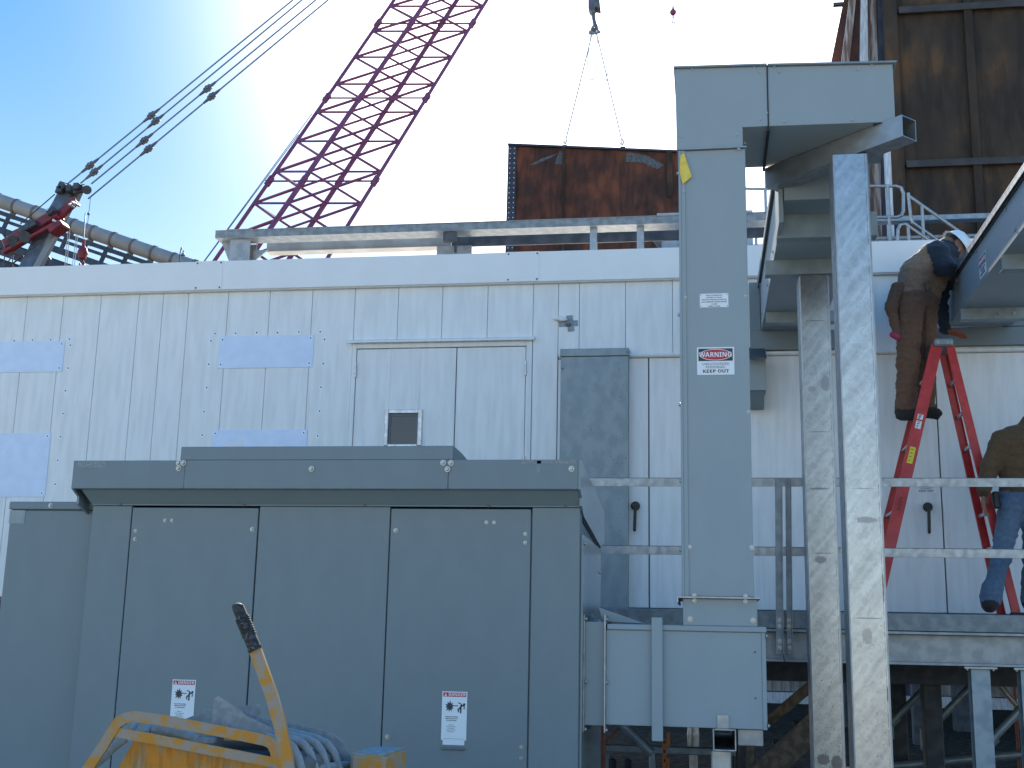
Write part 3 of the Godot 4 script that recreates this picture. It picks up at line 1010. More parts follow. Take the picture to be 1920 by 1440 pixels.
	# end plates of the roof
	for x in [-0.716, -3.822]:
		m = MB.new()
		m.prism(PackedVector2Array([Vector2(-6.782, 2.592), Vector2(-8.42, 2.465), Vector2(-8.43, 2.256), Vector2(-8.17, 2.192), Vector2(-6.99, 2.285), Vector2(-6.86, 2.335), Vector2(-6.86, 2.38), Vector2(-6.782, 2.42)]), Transform3D(Basis(Vector3(0, 0, 1), Vector3.UP, Vector3.RIGHT), Vector3(x, 0, 0)), 0.014)
		part(t, "roof_end_plate", m, M.greygloss)
	m = MB.new()
	m.prism(PackedVector2Array([Vector2(-7.0, 2.29), Vector2(-8.17, 2.195), Vector2(-8.17, 2.165), Vector2(-7.0, 2.255)]), Transform3D(Basis(Vector3(0, 0, 1), Vector3.UP, Vector3.RIGHT), Vector3(-0.714, 0, 0)), 0.006)
	part(t, "end_gasket", m, M.dark)
	for e in [[-3.137, 2.575], [-3.105, 2.575], [-3.135, 2.543], [-2.30, 2.538], [-1.505, 2.573], [-1.46, 2.573], [-1.478, 2.535], [-0.755, 2.537]]:
		put(t, "bolt", bolt_mesh, Vector3(e[0], e[1], -6.774 if e[0] > -3.13 and e[0] < -1.47 else -6.778), Basis().scaled(Vector3(1.25, 1.25, 1.25)))
	for x in [-3.55, -2.75, -2.0, -1.25, -0.80]:
		put(t, "screw", screw_mesh, Vector3(x, 2.336, C + 0.004))
	# scuffed patches where the tape was pulled off
	m = MB.new()
	for e in [[-3.795, -3.60, 2.545, 2.59, 0.03], [-1.05, -0.73, 2.568, 2.59, -0.06], [-0.955, -0.93, 2.515, 2.585, 0.0]]:
		m.box(e[0], e[1], e[2], e[3], -6.7795, -6.7785)
	part(t, "worn_patch", m, M.worn)
	# lower section at the left end
	var u := thing("side_cabinet", Vector3(-4.07, 0, -7.0), "plain narrow grey cabinet section joined to the left end of the switchgear", "cabinet")
	m = MB.new()
	m.box(-4.345, -3.741, 0.05, 2.31, -8.1, -7.0, 0.006)
	part(u, "body", m, M.grey)
	m = MB.new()
	m.box(-4.352, -3.741, 2.313, 2.362, -8.12, -6.99, 0.005)
	part(u, "cap_strip", m, M.grey)
	put(u, "bolt", bolt_mesh, Vector3(-4.067, 2.337, -6.99), Basis().scaled(Vector3(1.1, 1.1, 1.1)))
	m = MB.new()
	m.box(-4.346, -4.24, 2.225, 2.308, -6.9995, -6.998, 0.0)
	part(u, "tape_patch", m, M.sheet)
	m = MB.new()
	m.box(-4.30, -3.78, 0.0, 0.05, -8.05, -7.05)
	part(u, "plinth", m, M.darksteel)

# ---------------------------------------------------------------- bus ducts
const D := -7.0

func bus_duct() -> void:
	var t := thing("bus_duct", Vector3(0.06, 1.1, -7.3), "tall grey bus duct rising from its box beside the switchgear and turning right", "bus duct")
	var zb := D - 0.66
	# throat and flange against the cabinet, transition box, neck
	var m := MB.new()
	m.box(-0.698, -0.58, 1.11, 1.686, -7.62, D - 0.03, 0.003)
	part(t, "throat", m, M.duct)
	m = MB.new()
	m.box(-0.580, -0.572, 1.075, 1.725, -7.66, D + 0.02, 0.001)
	m.box(-0.699, -0.692, 1.075, 1.725, -7.66, D + 0.012, 0.001)
	part(t, "flange", m, M.galv)
	for y in [1.09, 1.35, 1.70]:
		put(t, "bolt", bolt_mesh, Vector3(-0.57, y, D + 0.012), Basis(Vector3.UP, PI / 2))
		put(t, "bolt", bolt_mesh, Vector3(-0.688, y, D + 0.004), Basis(Vector3.UP, PI / 2))
	m = MB.new()
	m.box(-0.572, 0.300, 1.118, 1.643, -7.64, D - 0.006, 0.003)
	part(t, "transition_box", m, M.duct)
	m = MB.new()
	m.box(-0.566, 0.327, 1.6435, 1.675, -7.66, D + 0.006, 0.004)
	part(t, "box_lid", m, M.duct)
	m = MB.new()
	m.box(0.2985, 0.322, 1.116, 1.6430, -7.65, D, 0.003)
	part(t, "box_edge", m, M.duct)
	for e in [[0.262, 1.535], [0.26, 1.285]]:
		put(t, "screw", screw_mesh, Vector3(e[0], e[1], D - 0.006), Basis().scaled(Vector3(0.6, 0.6, 0.6)))
	put(t, "bolt", bolt_mesh, Vector3(0.324, 1.625, D + 0.0), Basis(Vector3.UP, PI / 2))
	put(t, "bolt", bolt_mesh, Vector3(0.324, 1.14, D + 0.0), Basis(Vector3.UP, PI / 2))
	m = MB.new()
	m.box(-0.312, -0.250, 1.040, 1.716, D + 0.007, D + 0.030, 0.003)
	part(t, "stiffener_strap", m, M.duct)
	m = MB.new()
	m.prism(PackedVector2Array([Vector2(-0.63, 1.772), Vector2(-0.36, 1.682), Vector2(-0.60, 1.69)]), Transform3D(Basis(), Vector3(0, 0, -7.4)), 0.24)
	part(t, "drip_hood", m, M.duct)
	m = MB.new()
	m.box(-0.135, 0.279, 1.6755, 1.826, -7.58, D - 0.004, 0.003)
	part(t, "neck", m, M.duct)
	m = MB.new()
	m.box(-0.170, 0.300, 1.827, 1.837, -7.62, D + 0.03, 0.001)
	m.box(-0.170, -0.160, 1.80, 1.827, -7.62, D + 0.03, 0.001)
	part(t, "joint_flange", m, M.galv)
	for x in [-0.07, 0.215]:
		bolt(t, Vector3(x, 1.842, D + 0.02), 0.9)
		bolt(t, Vector3(x, 1.815, D + 0.0), 0.9)
	for x in [-0.095, 0.255]:
		bolt(t, Vector3(x, 1.71, D - 0.003), 1.1)
		bolt(t, Vector3(x, 2.115, D + 0.002), 1.0)
	# the riser: a box with a proud edge strip on its left
	m = MB.new()
	m.box(-0.124, 0.264, 1.838, 4.535, -7.6, D, 0.003)
	part(t, "riser", m, M.duct)
	m = MB.new()
	m.box(-0.140, -0.125, 1.838, 4.535, -7.61, D + 0.012, 0.003)
	m.box(-0.1249, -0.100, 1.838, 4.535, D + 0.002, D + 0.007, 0.001)
	part(t, "edge_strip", m, M.duct)
	for y in [2.1, 2.5, 2.95, 3.5, 3.95, 4.4]:
		put(t, "bolt", bolt_mesh, Vector3(-0.14, y, D - 0.02), Basis(Vector3.UP, -PI / 2))
	for e in [[-0.105, 3.60], [0.248, 3.60], [0.25, 2.9], [-0.107, 4.27]]:
		bolt(t, Vector3(e[0], e[1], D + (0.007 if e[0] < 0 else 0.001)), 0.75)
	m = MB.new()
	m.box(-0.12, 0.272, 4.536, 4.545, -7.62, D + 0.02, 0.001)
	part(t, "joint_flange", m, M.galv)
	bolt(t, Vector3(0.225, 4.53, D + 0.01), 0.8)
	# elbow and the run to the right
	m = MB.new()
	m.prism(PackedVector2Array([Vector2(-0.150, 4.546), Vector2(0.250, 4.546), Vector2(0.250, 4.676), Vector2(0.402, 4.676), Vector2(0.402, 5.068), Vector2(-0.157, 5.082)]), Transform3D(Basis(), Vector3(0, 0, D)), -0.66)
	part(t, "elbow", m, M.duct)
	m = MB.new()
	m.prism(PackedVector2Array([Vector2(0.410, 4.676), Vector2(1.152, 4.668), Vector2(1.152, 5.040), Vector2(0.410, 5.066)]), Transform3D(Basis(), Vector3(0, 0, D - 0.002)), -0.658)
	part(t, "cross_run", m, M.duct)
	m = MB.new()
	m.box(0.402, 0.410, 4.66, 5.075, zb, D + 0.004)
	m.box(0.398, 0.414, 4.645, 4.6615, zb, D + 0.0)
	part(t, "joint_seal", m, M.dark)
	m = MB.new()
	m.bar(Vector3(-0.165, 5.09, -7.33), Vector3(0.405, 5.076, -7.33), 0.70, 0.012, Vector3.UP, 0.002)
	m.bar(Vector3(0.408, 5.0745, -7.33), Vector3(1.175, 5.048, -7.33), 0.70, 0.012, Vector3.UP, 0.002)
	part(t, "top_cover", m, M.sheet)
	for e in [[-0.12, 4.63], [0.215, 4.625], [-0.05, 5.075], [0.33, 5.066], [0.45, 5.063], [0.36, 5.03], [0.36, 4.72], [0.40, 4.76], [0.48, 5.03], [0.50, 4.70], [0.9, 4.69], [1.03, 5.045], [0.95, 5.015]]:
		bolt(t, Vector3(e[0], e[1], D + 0.0), 0.7)
	# the run back to the building, seen from below
	m = MB.new()
	m.box(0.535, 1.085, 4.445, 4.90, W + 0.06, -7.68, 0.003)
	part(t, "back_run", m, M.duct)
	m = MB.new()
	m.box(0.505, 1.115, 4.905, 4.925, W + 0.06, -7.68, 0.002)
	m.box(0.505, 0.512, 4.86, 4.905, W + 0.06, -7.68, 0.001)
	part(t, "back_run_cover", m, M.sheet)
	m = MB.new()
	m.box(0.43, 1.20, 4.26, 4.445, W + 0.001, W + 0.055, 0.003)
	m.box(0.43, 0.53, 4.4452, 4.92, W + 0.001, W + 0.055, 0.003)
	part(t, "wall_flange", m, M.grey)
	for z in [-9.0, -9.9, -10.8]:
		put(t, "bolt", bolt_mesh, Vector3(0.535, 4.52, z), Basis(Vector3.UP, -PI / 2))
	for q in [[-7.95, 0.17, 0.50], [-8.97, 0.115, 0.47], [-10.47, 0.10, 0.545]]:
		m = MB.new()
		m.box(q[2], 1.16, 4.444 - q[1], 4.444, q[0] - 0.006, q[0], 0.001)
		m.box(q[2], 1.16, 4.444 - q[1], 4.450 - q[1], q[0] - 0.10, q[0] - 0.006, 0.001)
		part(t, "cross_channel", m, M.sheet)
	m = MB.new()
	m.box(0.50, 0.530, 4.30, 4.72, -8.06, -7.70, 0.002)
	part(t, "hanger_plate", m, M.duct)
	# signs
	parts(t, "warning_sign", warning_surfs(Transform3D(Basis(), Vector3(0.068, 3.208, D + 0.001)), 0.217))
	m = MB.new()
	m.box(-0.020, 0.148, 3.536, 3.621, D, D + 0.002, 0.0)
	var ink := MB.new()
	var y := 3.610
	for s in ["POWELL ELECTRICAL MFG.", "1200 AMPS, 3 PH, 3W BUS", "RATED MAX OPERATING VOLTAGE 15KV", "RATED MOMENTARY CURRENT 80KA RMS", "S.O. 26055", "FORMAT 2.0 SERIES"]:
		ink.text(s, 0.0062, Transform3D(Basis(), Vector3(0.064, y, D + 0.0022)), true, 0.9)
		y -= 0.0135
	for e in [[-0.013, 3.613], [0.141, 3.613], [-0.013, 3.544], [0.141, 3.544]]:
		ink.lathe(Transform3D(Basis(Vector3.RIGHT, PI / 2), Vector3(e[0], e[1], D + 0.002)), [Vector2(0.003, 0), Vector2(0, 0.002)], 8)
	parts(t, "name_plate", [[m, M.label], [ink, M.signInk]])
	# yellow tag under the elbow flange
	m = MB.new()
	m.prism(PackedVector2Array([Vector2(-0.127, 4.501), Vector2(-0.104, 4.514), Vector2(-0.060, 4.360), Vector2(-0.115, 4.314), Vector2(-0.134, 4.394)]), Transform3D(Basis(), Vector3(0, 0, -6.985)), 0.003)
	solo("hanging_tag", m, M.tagYellow, "yellow paper tag tied under the elbow at the top left of the tall duct", "tag")

func second_duct() -> void:
	var t := thing("bus_duct", Vector3(2.5, 4.4, -9.5), "grey bus duct running into the wall beside the bent worker, small sign on its side", "bus duct")
	var m := MB.new()
	m.box(2.2, 2.76, 4.44, 4.80, W + 0.10, -6.2, 0.003)
	part(t, "run", m, M.duct)
	m = MB.new()
	m.box(2.165, 2.80, 4.803, 4.82, W + 0.10, -6.2, 0.002)
	m.box(2.165, 2.172, 4.765, 4.803, W + 0.10, -6.2, 0.001)
	part(t, "cover", m, M.galv)
	m = MB.new()
	m.box(2.198, 2.20, 4.755, 4.763, W + 0.10, -6.2)
	part(t, "cover_gasket", m, M.dark)
	m = MB.new()
	m.box(2.12, 2.90, 4.27, 4.44, W + 0.001, W + 0.06, 0.003)
	m.box(2.70, 2.90, 4.445, 4.9, W + 0.001, W + 0.06, 0.003)
	part(t, "wall_flange", m, M.grey)
	for q in [[-8.97, 0.115], [-10.47, 0.10]]:
		m = MB.new()
		m.box(2.19, 2.83, 4.439 - q[1], 4.439, q[0] - 0.006, q[0], 0.001)
		m.box(2.19, 2.83, 4.439 - q[1], 4.445 - q[1], q[0] - 0.10, q[0] - 0.006, 0.001)
		part(t, "cross_channel", m, M.sheet)
	for z in [-7.8, -8.6, -9.6, -10.4]:
		put(t, "bolt", bolt_mesh, Vector3(2.2, 4.50, z), Basis(Vector3.UP, -PI / 2))
		put(t, "bolt", bolt_mesh, Vector3(2.2, 4.73, z - 0.2), Basis(Vector3.UP, -PI / 2))
	for x in [2.5, 2.62]:
		put(t, "bolt", bolt_mesh, Vector3(x, 4.385, -10.46))
	var sp := Vector3(2.200, 4.559, -9.614)
	parts(t, "warning_sign", warning_surfs(Transform3D(Basis(Vector3.UP, -PI / 2), Vector3(2.199, sp.y, sp.z)), 0.23))

# ---------------------------------------------------------------- columns and braces of the duct
func column(called_label: String, x0: float, x1: float, top: float, zf: float, pic: ImageTexture) -> void:
	var t := thing("support_column", Vector3((x0 + x1) / 2, 0, zf - 0.1), called_label, "steel column", "galvanized columns under the bus duct")
	var mat := StandardMaterial3D.new()
	mat.albedo_texture = pic
	mat.metallic = 0.88
	mat.roughness = 0.27
	var w := x1 - x0
	var m := MB.new()
	var c := 0.012
	m.quad(Vector3(x0 + c, 0.02, zf), Vector3(x1 - c, 0.02, zf), Vector3(x1 - c, top, zf), Vector3(x0 + c, top, zf), Vector3.BACK)
	part(t, "front_face", m, mat)
	m = MB.new()
	for s in [-1.0, 1.0]:
		var xa: float = (x0 + c) if s < 0 else (x1 - c)
		var xb: float = x0 if s < 0 else x1
		for k in 3:
			var a0 := PI / 2 * k / 3
			var a1 := PI / 2 * (k + 1) / 3
			var p0 := Vector3(xa + s * c * sin(a0), 0, zf - c + c * cos(a0))
			var p1 := Vector3(xa + s * c * sin(a1), 0, zf - c + c * cos(a1))
			var n0 := Vector3(s * sin(a0), 0, cos(a0))
			var n1 := Vector3(s * sin(a1), 0, cos(a1))
			var u := Vector3(0, top, 0)
			var d := Vector3(0, 0.02, 0)
			m.tri(p0 + d, p1 + d, p1 + u, n0, n1, n1)
			m.tri(p0 + d, p1 + u, p0 + u, n0, n1, n0)
		m.quad(Vector3(xb, 0.02, zf - c), Vector3(xb, top, zf - c), Vector3(xb, top, zf - w), Vector3(xb, 0.02, zf - w), Vector3(s, 0, 0))
	m.quad(Vector3(x0, 0.02, zf - w), Vector3(x1, 0.02, zf - w), Vector3(x1, top, zf - w), Vector3(x0, top, zf - w), Vector3.FORWARD)
	m.quad(Vector3(x0 + c, top, zf), Vector3(x1 - c, top, zf), Vector3(x1, top, zf - w), Vector3(x0, top, zf - w), Vector3.UP)
	part(t, "tube_walls", m, M.galv)
	m = MB.new()
	m.box(x0 - 0.06, x1 + 0.06, 0.0, 0.02, zf - w - 0.06, zf + 0.06, 0.003)
	part(t, "base_plate", m, M.steel)

func duct_supports() -> void:
	var r := column_picture(3, 200, 2000, 46, [[0.55, 0.495, 0.36, 0.0045, 0.20], [0.45, 0.64, 0.17, 0.012, 0.24], [0.5, 0.905, 0.2, 0.006, 0.28], [0.97, 0.58, 0.02, 0.02, 0.08], [0.97, 0.71, 0.02, 0.012, 0.08], [0.5, 0.618, 0.48, 0.0009, 0.16], [0.5, 0.455, 0.4, 0.0007, 0.2]])
	column("taller galvanized square column in front, carrying the slanting square tube under the duct's corner", 0.787, 1.000, 4.512, -7.1, r)
	var l := column_picture(8, 200, 2000, 260, [[0.45, 0.378, 0.40, 0.0022, 0.15], [0.78, 0.195, 0.18, 0.016, 0.22], [0.3, 0.205, 0.18, 0.006, 0.30], [0.5, 0.083, 0.46, 0.0008, 0.12], [0.5, 0.28, 0.44, 0.0008, 0.14], [0.5, 0.487, 0.44, 0.0008, 0.14], [0.42, 0.498, 0.24, 0.007, 0.16], [0.3, 0.82, 0.25, 0.010, 0.14], [0.75, 0.825, 0.22, 0.014, 0.12]])
	column("shorter galvanized square column standing left of the taller one, under the duct's second cross channel", 0.720, 0.945, 4.326, -9.0, l)
	# the square tube lying at 45 degrees under the elbow
	var t := thing("diagonal_square_tube", Vector3(0.9, 4.6, -7.2), "galvanized square tube with an open end lying diagonally under the duct's corner", "steel tube")
	var a := Vector3(1.222, 4.600, -6.952)
	var q := Vector3(0.46, 4.600, -7.714)
	var dir := (q - a).normalized()
	var side := dir.cross(Vector3.UP).normalized()
	var m := MB.new()
	var h := 0.068
	for e in [[side, 0.0], [-side, 0.0], [Vector3.UP, 0.0], [Vector3.DOWN, 0.0]]:
		var o: Vector3 = e[0]
		var wid := 2.0 * h if absf(o.y) < 0.5 else 2.0 * h - 0.0141
		m.bar(a + o * (h - 0.0035), q + o * (h - 0.0035), wid if absf(o.y) > 0.5 else 0.007, 0.007 if absf(o.y) > 0.5 else wid, Vector3.UP, 0.001)
	part(t, "tube_walls", m, M.galv)
	m = MB.new()
	m.box(1.03, 1.14, 4.662, 4.668, -7.14, -7.0)
	part(t, "shim_plate", m, M.darksteel)
	# square tube under the box, its bracket and stub column
	t = thing("square_tube_support", Vector3(0.09, 0, -6.95), "open-ended square tube on a stub post under the box of the tall duct", "steel support")
	m = MB.new()
	var xl := 0.024
	var xr := 0.150
	var yb := 1.000
	var yt := 1.116
	var zf := -6.98
	m.box(xl, xl + 0.007, yb, yt, -8.2, zf, 0.002)
	m.box(xr - 0.007, xr, yb, yt, -8.2, zf, 0.002)
	m.box(xl + 0.0071, xr - 0.0071, yb, yb + 0.007, -8.2, zf - 0.001, 0.001)
	m.box(xl + 0.0071, xr - 0.0071, yt - 0.007, yt, -8.2, zf - 0.001, 0.001)
	part(t, "square_tube", m, M.galv)
	m = MB.new()
	m.box(0.048, 0.112, 1.119, 1.190, D - 0.005, D + 0.002, 0.001)
	m.box(0.040, 0.12, 1.1165, 1.1185, D - 0.005, D + 0.02, 0.0)
	part(t, "clip_angle", m, M.galv)
	m = MB.new()
	m.box(0.012, 0.122, 0.0, 0.998, -7.16, -7.05, 0.008)
	part(t, "stub_post", m, M.galv)
	m = MB.new()
	m.box(0.16, 0.30, 1.025, 1.115, -7.3, -7.06, 0.004)
	part(t, "spacer_block", m, M.steel)

# ---------------------------------------------------------------- platform and railing
func platform() -> void:
	var t := thing("steel_platform", Vector3(1.2, 0, -10.3), "galvanized steel walkway platform on columns in front of the white building", "platform")
	var m := MB.new()
	m.box(-1.3, 3.9, 1.79, 1.826, -11.16, -9.62, 0.002)
	part(t, "deck", m, M.steel)
	m = MB.new()
	m.box(-1.3, 3.9, 1.694, 1.824, -9.62, -9.6, 0.004)
	part(t, "edge_channel", m, M.frame)
	m = MB.new()
	m.box(-1.3, 0.575, 1.466, 1.665, -9.68, -9.665)
	m.box(-1.3, 0.575, 1.668, 1.690, -9.76, -9.575, 0.003)
	m.box(-1.3, 0.575, 1.444, 1.466, -9.76, -9.575, 0.003)
	part(t, "edge_beam", m, M.steel)
	m = MB.new()
	m.box(0.580, 3.9, 1.466, 1.665, -9.68, -9.665)
	m.box(0.580, 3.9, 1.668, 1.690, -9.76, -9.575, 0.003)
	m.box(0.580, 3.9, 1.444, 1.466, -9.76, -9.575, 0.003)
	part(t, "edge_beam", m, M.steel)
	m = MB.new()
	for x in [-1.2, -0.2, 0.9, 1.95, 3.0, 3.8]:
		m.box(x - 0.05, x + 0.05, 1.55, 1.789, -11.14, -9.76)
	m.box(-1.3, 3.9, 1.40, 1.789, -11.16, -11.08)
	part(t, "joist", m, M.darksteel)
	for x in [-0.9, 2.002, 2.352, 3.75]:
		m = MB.new()
		m.box(x - 0.067, x + 0.067, 0.02, 1.425, -9.735, -9.725)
		m.box(x - 0.067, x + 0.067, 0.02, 1.425, -9.615, -9.605)
		m.box(x - 0.005, x + 0.005, 0.02, 1.425, -9.725, -9.615)
		var col := part(t, "column", m, M.bluepipe)
		m = MB.new()
		m.box(x - 0.12, x + 0.115, 1.426, 1.442, -9.78, -9.57, 0.002)
		part(col, "cap_plate", m, M.galv)
		for e in [-0.095, 0.09]:
			put(col, "bolt", bolt_mesh, Vector3(x + e, 1.425, -9.60), Basis(Vector3.RIGHT, PI / 2))
		m = MB.new()
		m.box(x - 0.12, x + 0.12, 0.0, 0.02, -9.8, -9.54, 0.002)
		part(col, "base_plate", m, M.steel)
	# railing of steel angles
	var g := thing("guardrail", Vector3(1.2, 1.82, -9.6), "two-rail galvanized angle guardrail along the platform's front edge", "guardrail")
	for y in [2.852, 2.312]:
		m = MB.new()
		m.box(-1.3, 3.9, y - 0.066, y - 0.0001, -9.606, -9.6, 0.001)
		m.box(-1.3, 3.9, y - 0.006, y, -9.66, -9.6061, 0.001)
		part(g, "rail", m, M.galv)
		m = MB.new()
		m.box(-1.3, 3.9, y, y + 0.004, -9.66, -9.603)
		part(g, "rail_edge", m, M.darksteel)
	for e in [[0.566, 0.036], [0.640, 0.028], [3.3, 0.03], [-1.1, 0.03]]:
		m = MB.new()
		var x: float = e[0]
		var w: float = e[1]
		var dx := -0.010
		m.bar(Vector3(x, 2.845, -9.594), Vector3(x - 0.024, 1.50, -9.568), w * 1.5, 0.006, Vector3.BACK, 0.001)
		m.bar(Vector3(x + w * 0.7, 2.845, -9.57), Vector3(x - 0.024 + w * 0.7, 1.50, -9.545), 0.006, 0.05, Vector3.BACK, 0.001)
		var p := part(g, "post", m, M.steel)
		for y in [1.755, 1.71, 1.60, 1.55]:
			put(p, "bolt", bolt_mesh, Vector3(x - 0.021, y, -9.565), Basis().scaled(Vector3(1.1, 1.1, 1.1)))

func under_the_platform() -> void:
	# galvanised pipe braces
	for e in [[Vector3(2.047, 0.854, -12.000), Vector3(2.396, 1.209, -12.000), "galvanized pipe brace with a clamp foot, left of the platform's middle column"], [Vector3(2.320, 0.851, -10.800), Vector3(2.601, 1.140, -10.800), "galvanized pipe brace with a clamp foot, right of the platform's middle column"], [Vector3(1.942, 0.841, -13.500), Vector3(2.179, 1.076, -13.500), "thin pipe brace in the dark beside the tall column's foot"]]:
		var a: Vector3 = e[0]
		var q: Vector3 = e[1]
		var t := thing("pipe_brace", Vector3(a.x, 0, a.z), e[2], "pipe brace", "pipe braces under the platform")
		var m := MB.new()
		m.tube(a, q + (q - a) * 0.25, 0.036, 0.036, 12)
		part(t, "pipe", m, M.bluepipe)
		m = MB.new()
		m.tube(a - (q - a).normalized() * 0.10, a + (q - a).normalized() * 0.02, 0.055, 0.055, 10)
		m.box(a.x - 0.11, a.x - 0.03, a.y - 0.22, a.y - 0.02, a.z - 0.03, a.z + 0.03, 0.006)
		part(t, "clamp", m, M.bluepipe)
		m = MB.new()
		m.box(a.x - 0.08, a.x - 0.05, 0.0, a.y - 0.2, a.z - 0.02, a.z + 0.02)
		part(t, "leg", m, M.steel)
	var m := MB.new()
	m.tube(Vector3(3.185, 1.205, -14.500), Vector3(3.415, 0.912, -14.500), 0.032, 0.032, 10)
	m.tube(Vector3(3.415, 0.912, -14.500), Vector3(3.516, 0.0, -14.5), 0.032, 0.032, 10)
	solo("pale_brace", m, M.alu, "pale shiny pipe slanting down behind the right-hand pipe brace", "pipe")
	m = MB.new()
	m.tube(Vector3(1.434, 0.343, -13.0), Vector3(3.427, 0.603, -13.0), 0.045, 0.045, 12)
	for x in [1.5, 3.6]:
		m.box(x - 0.04, x + 0.04, 0.0, 0.30, -13.04, -12.96)
	solo("long_pipe", m, M.bluepipe, "long grey pipe lying low across the ground under the platform", "pipe")
	# red scaffold ladder seen far behind
	m = MB.new()
	var px := 3.955
	for s in [0.0, 0.28]:
		m.tube(Vector3(px + s, 0, -17.0), Vector3(px + s, 1.6, -17.0), 0.022, 0.022, 8)
	for k in 5:
		m.tube(Vector3(px, 0.25 + k * 0.3, -17.0), Vector3(px + 0.28, 0.25 + k * 0.3, -17.0), 0.016, 0.016, 8)
	solo("scaffold_frame", m, M.rustPole, "small red scaffold frame in the dim yard at the far right under the platform", "scaffold")
	# timber stair on the ground behind the columns
	var t := thing("timber_stair", Vector3(0.75, 0, -11.0), "rough timber stair climbing in the dark between the grey box and the shorter column", "stair")
	for e in [[Vector3(0.425, 0.880, -10.600), Vector3(0.937, 1.309, -10.600), 0.085], [Vector3(0.295, 0.444, -10.200), Vector3(0.912, 1.010, -10.200), 0.20]]:
		m = MB.new()
		m.bar(e[0], e[1], 0.045, e[2], Vector3.UP, 0.004)
		part(t, "stringer", m, M.wood)
	for k in 3:
		m = MB.new()
		var c: Vector3 = Vector3(0.474, 0.565, -10.400).lerp(Vector3(0.866, 0.967, -10.400), k * 0.42)
		m.box(c.x - 0.12, c.x + 0.10, c.y + 0.02, c.y + 0.055, -10.58, -10.23, 0.004)
		part(t, "tread", m, M.wood)
	m = MB.new()
	m.box(0.30, 0.36, 0.0, 0.767, -10.3, -10.2)
	m.box(0.95, 1.0, 0.0, 0.905, -10.3, -10.2)
	part(t, "leg", m, M.wood)
	# clutter below the transition box
	m = MB.new()
	m.tube(Vector3(-0.818, 0.844, -11.500), Vector3(-0.515, 0.571, -11.500), 0.045, 0.045, 12)
	m.tube(Vector3(-0.515, 0.571, -11.500), Vector3(-0.515 + 0.02, 0, -11.5), 0.03, 0.03, 8)
	solo("slanting_pipe", m, M.bluepipe, "grey pipe slanting down in the dark below the tall duct's box", "pipe")
	m = MB.new()
	m.box(-1.1, 0.25, 0.523, 0.587, -12.15, -12.0, 0.006)
	for x in [-1.0, 0.15]:
		m.box(x - 0.05, x + 0.05, 0.0, 0.523, -12.12, -12.03)
	solo("sill_beam", m, M.bluepipe, "grey horizontal beam lying low behind the orange post", "beam")
	m = MB.new()
	m.tube(Vector3(-0.835, 0, -10.0), Vector3(-0.835, 0.989, -10.0), 0.022, 0.022, 10)
	m.tube(Vector3(-0.835, 0.762, -10.0), Vector3(-0.732, 0.860, -10.2), 0.010, 0.010, 8)
	solo("rusty_pole", m, M.rustPole, "thin rust-red pole standing just right of the switchgear's corner", "pole")
	t = thing("orange_post", Vector3(-0.355, 0, -10.5), "orange perforated steel post below the grey box's strap", "post")
	m = MB.new()
	var ox := -0.355
	m.box(ox - 0.028, ox + 0.008, 0, 0.776, -10.53, -10.5, 0.003)
	part(t, "channel", m, M.orange)
	m = MB.new()
	for k in 9:
		m = MB.new()
		m.box(ox - 0.018, ox - 0.002, 0.14 + k * 0.075, 0.165 + k * 0.075, -10.501, -10.498)
		part(t, "punched_hole", m, M.dark)
	m = MB.new()
	m.box(ox + 0.010, ox + 0.036, 0.713, 0.837, -10.54, -10.49, 0.006)
	m.box(ox + 0.010, ox + 0.032, 0.3, 0.632, -10.54, -10.49, 0.006)
	part(t, "clamp", m, M.orange)
	for e in [[1148, 0.032], [1177, 0.03]]:
		m = MB.new()
		var bx: float = -0.822 if e[0] == 1148 else -0.689
		m.lathe(Transform3D(Basis(), Vector3(bx, 0, -10.8)), [Vector2(0.04, 0), Vector2(0.032, 0.1), Vector2(0.032, 0.569), Vector2(0.0, 0.587)], 12)
		solo("short_bollard", m, M.dark, "left of two short dark stubs on the ground below the grey box" if e[0] == 1148 else "right of two short dark stubs on the ground below the grey box", "bollard", "two dark stubs")
	m = MB.new()
	m.lathe(Transform3D(Basis(), Vector3(-0.155, 0.515, -13.0)), [Vector2(0.0, 0.0), Vector2(0.06, 0.0), Vector2(0.065, 0.12), Vector2(0.05, 0.24), Vector2(0.0, 0.26)], 14)
	m.box(-0.199, -0.112, 0.0, 0.515, -13.06, -12.98)
	solo("insulator_stand", m, M.alu, "pale rounded can on a stand in the dark below the grey box", "can")
	# corrugated shed far behind
	t = thing("corrugated_shed", Vector3(4, 0, -33.5), "dim brown corrugated shed far off, seen through the gap under the white building", "shed")
	m = MB.new()
	var x := -4.0
	while x < 12.9:
		m.prism(PackedVector2Array([Vector2(x, 0), Vector2(x + 0.05, 0.05), Vector2(x + 0.13, 0.05), Vector2(x + 0.18, 0)]), Transform3D(Basis(Vector3.RIGHT, Vector3(0, 0, 1), Vector3.DOWN), Vector3(0, 9.69, -33.4)), 9.38)
		x += 0.24
	m.box(-4.0, 13.0, 0.3, 9.7, -36.0, -33.4)
	part(t, "wall", m, M.shed)
	m = MB.new()
	m.box(-4.1, 13.1, 9.7, 9.85, -36.2, -33.2)
	part(t, "roof", m, M.shed)
	m = MB.new()
	m.box(-4.1, 13.1, 0.0, 0.28, -36.0, -33.1)
	part(t, "concrete_sill", m, M.pale)
	m = MB.new()
	m.box(4.935, 5.028, 0.3, 3.5, -33.3, -33.2)
	m.box(5.028, 5.280, 0.3, 3.5, -33.3, -33.25)
	part(t, "door", m, M.navy)
	# a tank beside the shed
	m = MB.new()
	m.tube(Vector3(6.2, 1.75, -24.0), Vector3(9.5, 1.75, -24.0), 0.75, 0.75, 24)
